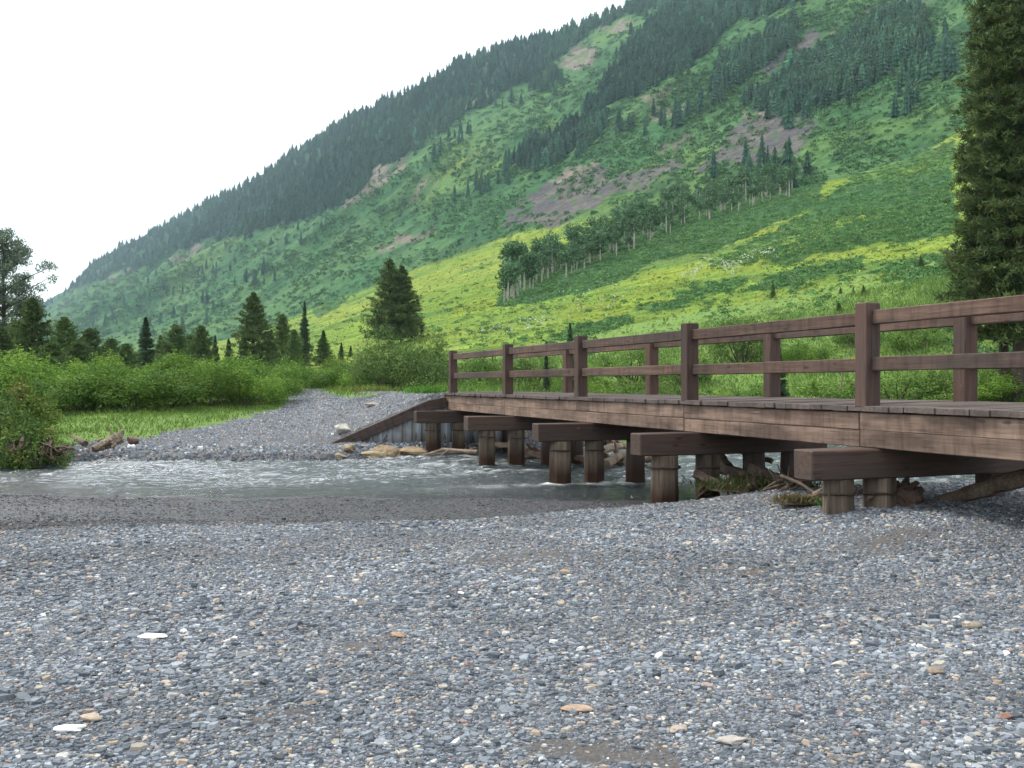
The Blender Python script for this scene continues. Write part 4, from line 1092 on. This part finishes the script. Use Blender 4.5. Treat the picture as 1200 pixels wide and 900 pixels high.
for i, (px_, Y_) in enumerate([(540, 34), (575, 33), (612, 35), (650, 33), (690, 34), (728, 36), (765, 33), (806, 35), (845, 34), (884, 36), (925, 33), (968, 35), (1010, 33), (1050, 35), (1092, 32), (1130, 34), (1175, 33), (1220, 35), (560, 42), (620, 44), (680, 42), (742, 45), (800, 43), (870, 46), (940, 43), (1005, 46), (1070, 43)]):
    shrub(SH_B if i % 4 else SH_W, px_, Y_, vrng.uniform(2.2, 3.1), vrng.uniform(1.0, 1.5) if i < 18 else vrng.uniform(1.5, 2.1), L3, 'low green shrubs behind the railing')
shrub(SH_M, 34, 20.1, 1.35, 1.25, 'small bank shrub with yellow and orange leaves above the exposed roots', None, 'bank_shrub')
shrub(SH_M, -4, 20.3, 1.5, 1.25, 'green bank shrub cut by the left border of the view above the water', None, 'bank_shrub')
shrub(SH_M, 56, 20.6, 1.0, .95, 'yellow leaved shrub at the right end of the undercut bank', None, 'bank_shrub')
shrub(SH_M, 14, 19.75, .9, .6, 'low green shrub overhanging the water at the undercut bank', None, 'bank_shrub')
shrub(SH_M, 20, 23, 1.6, 1.5, 'taller greenish bank shrub standing behind the orange leaved one', None, 'bank_shrub')

# ------------------------------------------------------------------ conifers near by
def conifer_meshes(seed, h, r, nb, tuft, ncard, cl, cw, pal, base=.08, power=.8, droop=-.05, trunk_r=.16, ragged=.3):
    rg = np.random.default_rng(seed)
    P = []; D = []; S_ = []; T = Geo()
    zf = np.sort(rg.uniform(base, .985, nb) ** .92)
    for i, z in enumerate(zf):
        rel = (z - base) / (1 - base)
        Lb = r * ((1 - rel) ** power * (.25 + .75 * min(1, rel / .12 + .45)) + .012) * rg.uniform(1 - ragged, 1 + ragged * .55)
        a = i * 2.39996 + rg.uniform(-.4, .4); dz = droop + .55 * rel + rg.uniform(-.15, .15)
        dirv = np.array([math.cos(a), math.sin(a), dz])
        b0 = np.array([0, 0, z * h])
        t = rg.uniform(.15, 1, (tuft, 1)) ** .7
        side = np.array([-math.sin(a), math.cos(a), 0]) * rg.normal(0, .22, (tuft, 1)) * Lb * t
        pt = b0 + dirv * Lb * t + side + np.array([0, 0, 1]) * (-.10 * Lb * t ** 2 + .12 * Lb * t ** 3)
        P.append(pt); D.append(np.tile(dirv, (tuft, 1))); S_.append(np.full(tuft, .38 + .62 * (1 - rel) ** .8))
        if Lb > .35 and i % 3 == 0: T.add(*tube([b0, b0 + dirv * Lb * .85], [.018 + .012 * Lb, .008], 5, .05, i))
    P = np.concatenate(P); D = np.concatenate(D); m_ = len(P)
    Pc = np.repeat(P, ncard, 0); Dc = np.repeat(D, ncard, 0)
    Dd = rg.normal(size=(m_ * ncard, 3)) * .75 + Dc * .7 + np.array([0, 0, .40])
    Sc = np.repeat(np.concatenate(S_), ncard)
    Pc = Pc + rg.normal(0, cl * .22, Pc.shape) * Sc[:, None]
    n = len(Pc); L = cl * rg.uniform(.6, 1.3, n) * Sc
    V, Fq = cards(Pc, Dd, L, cw * rg.uniform(.7, 1.3, n) * (.5 + .5 * Sc), rng=rg)
    pal = np.array(pal); tc_ = pal[rg.integers(0, len(pal), m_)] * np.exp(rg.normal(0, .20, (m_, 1)))
    C = np.repeat(tc_, ncard * 4, 0) * np.repeat(np.exp(rg.normal(0, .12, (n, 1))), 4, 0)
    cr = new_mesh('crown', V, Fq, C, False, M['needle'])
    T.add(*tube([(0, 0, -.4), (rg.normal(0, .03), 0, h * .4), (0, 0, h * .97)], [trunk_r * 1.15, trunk_r * .7, .02], 9, .06, seed))
    return cr, T.mesh('trunk', M['bark'])
NEED = [(.066, .108, .036), (.088, .134, .044), (.050, .084, .030), (.112, .148, .046)]
NEEDB = [(.056, .104, .048), (.076, .126, .056), (.044, .082, .040)]
NEEDG = [(.088, .142, .046), (.110, .168, .052), (.068, .112, .038)]
PINE_W = [conifer_meshes(300 + i, 7, 2.3, 260, 11, 10, .27, .062, NEED, .05, .82, .08, .16, .5) for i in range(2)]
ROUND = [conifer_meshes(340 + i, 7, 2.1, 240, 11, 9, .28, .065, NEEDG, .04, .62, .10, .16, .5) for i in range(2)]
SPR_N = [conifer_meshes(310 + i, 7, 1.2, 230, 9, 9, .24, .055, NEEDB, .04, 1.1, -.10, .16, .5) for i in range(2)]
SPR_M = [conifer_meshes(320 + i, 7, 1.8, 240, 10, 9, .26, .06, NEEDG, .04, 1.2, -.02, .16, .5) for i in range(2)]

def conifer(kind, px_, Y_, ytop, w, label, group=None, z=None, name='pine_tree', base=0):
    cr, tr = kind; p_ = P3(px_, Y_, z)
    h = CAMZ + (450 - ytop) / F * Y_ - p_.z
    o = empty(name, (p_.x, p_.y, p_.z - .05), vrng.uniform(0, 6.28)); ref = {id(k_): (rr_) for ks, rr_ in ((PINE_W, 4.6), (SPR_N, 2.4), (SPR_M, 3.6), (ROUND, 4.2)) for k_ in ks}[id(kind)]
    wm = w / F * Y_ / ref
    o.scale = (wm, wm, h / 7); tag(o, label, 'tree', group); link('crown', cr, o); link('trunk', tr, o); return o

conifer(PINE_W[0], 297, 80, 342, 66, 'broad dark pine standing tallest above the willow thicket')
conifer(PINE_W[1], 457, 95, 303, 68, 'left stem of the double topped dark pine above the big willow')
conifer(PINE_W[0], 471, 96, 311, 62, 'right lower stem of the double topped dark pine above the big willow')
conifer(SPR_N[0], 357, 85, 352, 22, 'slender spire shaped spruce right of the broad pine')
conifer(ROUND[1], 331, 92, 368, 36, 'greyish soft topped spruce between the broad pine and the slender spruce')
conifer(ROUND[0], 345, 78, 386, 30, 'short green conifer at the foot of the slender spruce')
conifer(SPR_M[1], 379, 84, 386, 34, 'small bushy conifer right of the slender spruce')
conifer(SPR_N[1], 171, 78, 370, 40, 'pointed dark spruce standing alone above the left half of the thicket', name='spruce_tree')
conifer(ROUND[0], 206, 80, 380, 54, 'olive conifer right of the lone pointed spruce')
conifer(ROUND[1], 236, 76, 381, 48, 'olive conifer midway between the lone spruce and the broad pine')
conifer(SPR_N[0], 252, 82, 392, 20, 'thin dark spruce close left of the broad pine', name='spruce_tree')
conifer(SPR_N[1], 268, 84, 396, 22, 'low spruce touching the left side of the broad pine', name='spruce_tree')
conifer(ROUND[0], 222, 90, 392, 52, 'low olive conifer tucked behind the two olive conifers')
conifer(ROUND[1], 130, 70, 396, 48, 'small olive conifer left of the lone pointed spruce')
conifer(ROUND[0], 106, 62, 384, 58, 'yellowish green conifer behind the thicket near the left trees')
conifer(ROUND[1], 76, 55, 371, 62, 'green conifer right of the big dark juniper shaped tree')
conifer(PINE_W[1], 38, 50, 348, 84, 'big dark bushy conifer below the airy cottonwood')
conifer(PINE_W[0], 2, 46, 384, 70, 'dark bushy conifer cut by the left border of the view')
conifer(ROUND[0], 60, 45, 400, 60, 'low olive conifer in front of the big dark bushy conifer')
conifer(ROUND[1], 22, 58, 376, 70, 'soft grey green conifer between the two dark bushy conifers on the left')
conifer(ROUND[0], 92, 52, 398, 60, 'low yellowish conifer rising over the left end of the thicket')
conifer(ROUND[1], 148, 66, 402, 46, 'small soft olive conifer just left of the lone pointed spruce')
conifer(SPR_M[0], 188, 88, 392, 44, 'dim olive conifer filling in right behind the lone pointed spruce')
conifer(SPR_M[1], 318, 84, 388, 40, 'low soft conifer at the right skirt of the broad pine')
conifer(SPR_N[0], 400, 90, 400, 10, 'tiny dark spruce on the meadow edge beside the big willow', name='spruce_tree')
conifer(SPR_N[1], 411, 92, 404, 9, 'tiniest spruce seedling nearest the left flank of the big willow', name='spruce_tree')
conifer(SPR_N[0], 668, 34, 376, 26, 'thin young conifer poking above the rail near the middle bridge post', name='spruce_tree')
conifer(SPR_N[1], 640, 37, 398, 14, 'very small sapling conifer left of the thin young conifer behind the rail', name='spruce_tree')
conifer(SPR_N[1], 912, 33, 398, 36, 'dark green young spruce standing behind the railing in the low shrubs', name='spruce_tree')
for (px_, py_, hh, ww, lab) in ((906, 349, 20, 9, 'dark small conifer on the yellow meadow above the railing'), (1079, 314, 16, 12, 'squat dark conifer high on the right of the meadow'), (985, 344, 9, 6, 'tiny conifer left of the two dark dots on the right meadow'),
                           (1012, 346, 13, 11, 'rounded dark conifer on the right meadow above the nearest post'), (1000, 346, 11, 6, 'pale slim conifer beside the rounded dark conifer on the meadow'), (983, 367, 13, 18, 'dark round bushy conifer just above the rail left of the nearest post')):
    w_ = on_hill([px_], [py_])[0]
    conifer(SPR_M[0], px_, w_[1], py_ - hh, ww, lab, None, w_[2], 'meadow_conifer')

# the tall dark pine at the right border
BIGC = conifer_meshes(333, 20, 2.28, 760, 15, 17, .25, .045, [(.052, .086, .028), (.074, .110, .034), (.036, .060, .022), (.098, .130, .042), (.062, .086, .030)], .10, .42, -.16, .24, .24)
p_ = P3(1196, 33.0)
o = empty('pine_tree', (p_.x, p_.y, p_.z - .1), 1.0); tag(o, 'tall massive dark pine filling the right border of the view behind the bridge', 'tree')
link('crown', BIGC[0], o); link('trunk', BIGC[1], o)
p_ = P3(1176, 34.5)
o = empty('pine_tree', (p_.x, p_.y, p_.z - .1), .3); tag(o, 'slim reddish pine trunk standing left of the massive dark pine behind the railing', 'tree')
SLIM = conifer_meshes(334, 14, 1.5, 260, 10, 14, .25, .045, [(.034, .050, .015), (.050, .066, .019), (.026, .038, .012)], .24, .5, -.1, .16, .3)
link('crown', SLIM[0], o); link('trunk', SLIM[1], o)

# airy cottonwood on the far left
def cottonwood():
    rg = np.random.default_rng(404); tr = Geo(); cr = Geo(); H = 11.6
    tr.add(*tube([(0, 0, -.3), (.1, 0, 4), (-.1, .1, 7.5), (.1, 0, 10.6)], [.26, .2, .12, .03], 9, .06, 1))
    pal = np.array([(.17, .22, .16), (.21, .26, .19), (.14, .185, .135)])  # leaf colours paled to carry distance haze
    for i in range(46):
        z = rg.uniform(3.4, 10.2); a = rg.uniform(0, 6.28); Lb = (1.0 - abs(z - 6.0) / 7.5) * 3.6 * rg.uniform(.65, 1.1)
        dv = np.array([math.cos(a), math.sin(a), rg.uniform(.25, .75)]); b0 = np.array([0, 0, z]); e_ = b0 + dv * Lb
        tr.add(*tube([b0, b0 + dv * Lb * .5 + rg.normal(0, .1, 3), e_], [.07, .045, .012], 5, .06, i))
        for j in range(6):
            t = rg.uniform(.35, 1.05); c = b0 + dv * Lb * t + rg.normal(0, .28, 3); n = 85
            N3 = rg.normal(size=(n, 3)); N3 /= np.linalg.norm(N3, axis=1, keepdims=True)
            P = c + N3 * rg.uniform(.1, 1, (n, 1)) ** .5 * np.array([.50, .50, .36])
            V, Fq = cards(P, rg.normal(size=(n, 3)) + np.array([0, 0, -.4]), .15 * rg.uniform(.7, 1.3, n), .11, rng=rg)
            cr.add(V, Fq, np.repeat(pal[rg.integers(0, 3, n)] * np.exp(rg.normal(0, .15, (n, 1))), 4, 0))
    return cr.mesh('crown', M['leaf']), tr.mesh('trunk', M['bark'])
cw_ = cottonwood(); p_ = P3(4, 62)
o = empty('cottonwood_tree', (p_.x, p_.y, p_.z - .1), 0); o.scale = (.78, .78, .90)
tag(o, 'tall airy grey green cottonwood with gaps of sky at the left border', 'tree'); link('crown', cw_[0], o); link('trunk', cw_[1], o)

# ------------------------------------------------------------------ grass
def blades(P, h, w, rng, pal, lean=.35):
    n = len(P); D = rng.normal(0, lean, (n, 3)); D[:, 2] = 1
    L = h * rng.uniform(.5, 1.25, n)
    V, Fq = cards(P, D, L, w, rng=rng)
    pal = np.array(pal); C = pal[rng.integers(0, len(pal), n)] * np.exp(rng.normal(0, .18, (n, 1)))
    return V, Fq, np.repeat(C, 4, 0)
GR = [(.092, .168, .030), (.122, .19, .036), (.150, .205, .045), (.075, .138, .027)]
GY = [(.16, .20, .04), (.20, .22, .055), (.12, .19, .03)]
g = Geo()
n = 60000; Y = vrng.uniform(20, 60, n); X = (vrng.uniform(-30, 640, n) - 600) / F * Y
Z = ground_h(X, Y); px, py = project(X, Y, Z); t_, e_ = to_bridge(X, Y)
ok = ~inpoly(px + vrng.normal(0, 4, n), py + vrng.normal(0, 1.0, n), GRAVEL_FAR) & (Y > np.interp(X, FBX, FBY) + .5) & ~((t_ > TEND - 1) & (e_ < .5) & (e_ > -2.1) & (t_ < TEND + 10))
P = np.stack([X, Y, Z], 1)[ok]
edge_ = sm(0, 5, P[:, 1] - np.interp(P[:, 0], FBX, FBY) - 2)
g.add(*blades(P, .07 + .12 * edge_, .022, vrng, GR, .6)); 
Py = P[(vrng.random(len(P)) < .30) & (edge_ < .8)]; g.add(*blades(Py, .07, .025, vrng, GY, .6))
tag(link('bank_grass', g.mesh('bank_grass', M['grass'])), 'short green grass on the far bank and along the track', 'grass', kind='stuff')
g = Geo()
n = 60000; Y = vrng.uniform(26, 62, n); X = (vrng.uniform(520, 1290, n) - 600) / F * Y
Z = ground_h(X, Y); t_, e_ = to_bridge(X, Y)
ok = (Y > np.interp(X, FBX, FBY) + .5) & ~((t_ > TEND - 1) & (e_ < .6) & (e_ > -2.0) & (t_ < TEND + 9))
X, Y = X[ok], Y[ok]; P = np.stack([X, Y, terrain_h(X, Y)], 1)
hh = .16 + .36 * sm(.38, .68, fbm(X * .5, Y * .5, 131, 3))
g.add(*blades(P, hh, .042, vrng, [(.115, .205, .045), (.15, .25, .055), (.18, .26, .07), (.09, .165, .038)], .5))
tag(link('tall_grass', g.mesh('tall_grass', M['grass'])), 'tall bright green grass and herbs behind the bridge railing', 'grass', kind='stuff')

def clump(name, px_, y_, Y_, wd, ht, n, pal, label, soil=True):
    p_ = Vector(pz(px_, y_, Y_)); o = empty(name, tuple(p_)); tag(o, label, 'plant')
    rg = np.random.default_rng(int(px_))
    P = np.stack([rg.normal(0, wd * .28, n), rg.normal(0, wd * .18, n), rg.uniform(0, ht * .3, n)], 1)
    V, Fq, C = blades(P, ht, .016 + wd * .008, rg, pal, .8); link('leaves', new_mesh('leaves', V, Fq, C, False, M['grass']), o)
    if soil: link('soil', rock_mesh('soil', int(px_), wd * .9, wd * .6, ht * .45, (.09, .07, .05), 'boulder'), o, (0, 0, .0))
    return o
clump('turf_clump', 885, 574, 12.9, 1.25, .17, 1500, [(.06, .095, .022), (.09, .10, .035), (.11, .09, .045), (.05, .07, .02)], 'dull green turf clump with roots lodged under the second span of the bridge')
clump('turf_clump', 932, 590, 10.6, .42, .10, 420, [(.17, .13, .07), (.13, .10, .05), (.10, .11, .04)], 'small tan tuft on the gravel left of the nearest pile')
clump('green_plant', 965, 594, 10.3, .16, .11, 90, [(.08, .17, .03), (.11, .20, .04)], 'little fresh green plant at the foot of the nearest pile', False)
clump('grass_tuft', 500, 462, 25.6, 1.1, .22, 500, [(.08, .21, .03), (.11, .25, .03)], 'low bright green weeds on the gravel edge left of the first rail post', False)
clump('grass_tuft', 430, 460, 31, 1.4, .25, 400, [(.16, .17, .04), (.10, .18, .03)], 'yellowish grass tuft at the foot of the rounded mid green willow', False)
# bare dead sapling behind the rail
drift('dead_sapling', [pz(985, 455, 33), pz(990, 430, 33), pz(997, 400, 33)], [.03, .02, .006], 'bare pale dead sapling leaning behind the railing left of the nearest post', 'sapling', 'drift', .05, 71, None,
      [([pz(988, 440, 33), pz(978, 420, 33)], [.014, .005]), ([pz(991, 428, 33), pz(1000, 415, 33)], [.012, .004])])

# ------------------------------------------------------------------ air, sky, light, camera
hz = box_mesh('haze', 13000, 5600, 900, bpy.data.materials.new('haze_air'), 0)
hm = hz.materials[0]; hm.use_nodes = True; nt = hm.node_tree
for n_ in list(nt.nodes): nt.nodes.remove(n_)
b = NB(nt); v = b.n('ShaderNodeVolumePrincipled'); v.inputs['Color'].default_value = (.60, .86, 1.0, 1); v.inputs['Density'].default_value = .00015; v.inputs['Anisotropy'].default_value = .3
o_ = b.n('ShaderNodeOutputMaterial'); nt.links.new(v.outputs[0], o_.inputs['Volume'])
tag(link('haze', hz, None, (0, 2500, 415)), 'thin pale haze in the air of the valley', 'haze', kind='stuff')

w = bpy.data.worlds.new('World'); scene.world = w; w.use_nodes = True
nt = w.node_tree
for n_ in list(nt.nodes): nt.nodes.remove(n_)
b = NB(nt)
SUN_EL, SUN_AZ = 52, -60          # degrees; azimuth from straight ahead, negative is left
sky = b.n('ShaderNodeTexSky', sky_type='NISHITA', sun_disc=False, sun_elevation=R(SUN_EL), sun_rotation=R(SUN_AZ), air_density=1.2, dust_density=4.0, ozone_density=1.0)
bg1 = b.n('ShaderNodeBackground', i_Strength=.05); b.l(sky.outputs[0], bg1.inputs[0])
tc = b.n('ShaderNodeTexCoord'); sx = b.n('ShaderNodeSeparateXYZ'); b.l(tc.outputs['Generated'], sx.inputs[0])
cl = b.noise(b.mapping(tc.outputs['Generated'], (2, 2, 5)), 1.4, 4, .5)
cc = b.ramp(sx.outputs[2], [(0, (.66, .66, .655)), (.5, (.84, .84, .835)), (1, (1.03, 1.03, 1.02))])
cc = b.mix(1.0, cc, b.ramp(cl, [(.3, (.93,) * 3), (.7, (1.07,) * 3)]), 'MULTIPLY')
bg2 = b.n('ShaderNodeBackground', i_Strength=.62); b.l(cc, bg2.inputs[0])
ad = b.n('ShaderNodeAddShader'); b.l(bg1.outputs[0], ad.inputs[0]); b.l(bg2.outputs[0], ad.inputs[1])
wo = b.n('ShaderNodeOutputWorld'); b.l(ad.outputs[0], wo.inputs[0])

sl = bpy.data.lights.new('sun', 'SUN'); sl.energy = 1.3; sl.angle = R(14); sl.color = (1.0, .95, .86)
so = bpy.data.objects.new('sun', sl); COL.objects.link(so)
az = R(SUN_AZ); el = R(SUN_EL)
sd = Vector((math.sin(az) * math.cos(el), math.cos(az) * math.cos(el), math.sin(el)))
so.rotation_euler = sd.to_track_quat('Z', 'Y').to_euler(); so.location = sd * 50

cam = bpy.data.cameras.new('camera'); cam.sensor_width = 36; cam.lens = 36 * F / 1200; cam.clip_start = .1; cam.clip_end = 30000
co = bpy.data.objects.new('camera', cam); COL.objects.link(co); co.location = (0, 0, CAMZ); co.rotation_euler = (R(90), 0, 0)
scene.camera = co

scene.render.engine = 'CYCLES'
cy = scene.cycles
cy.use_denoising = True
try: cy.denoiser = 'OPENIMAGEDENOISE'
except Exception: pass
cy.max_bounces = 6; cy.diffuse_bounces = 3; cy.glossy_bounces = 3; cy.transmission_bounces = 4; cy.transparent_max_bounces = 8; cy.volume_bounces = 0
cy.caustics_reflective = False; cy.caustics_refractive = False
cy.use_adaptive_sampling = True; cy.adaptive_threshold = .02
vs = scene.view_settings
scene.display_settings.display_device = 'sRGB'
vs.view_transform = 'Standard'; vs.look = 'None'; vs.exposure = 1.25; vs.gamma = 1; vs.use_curve_mapping = False
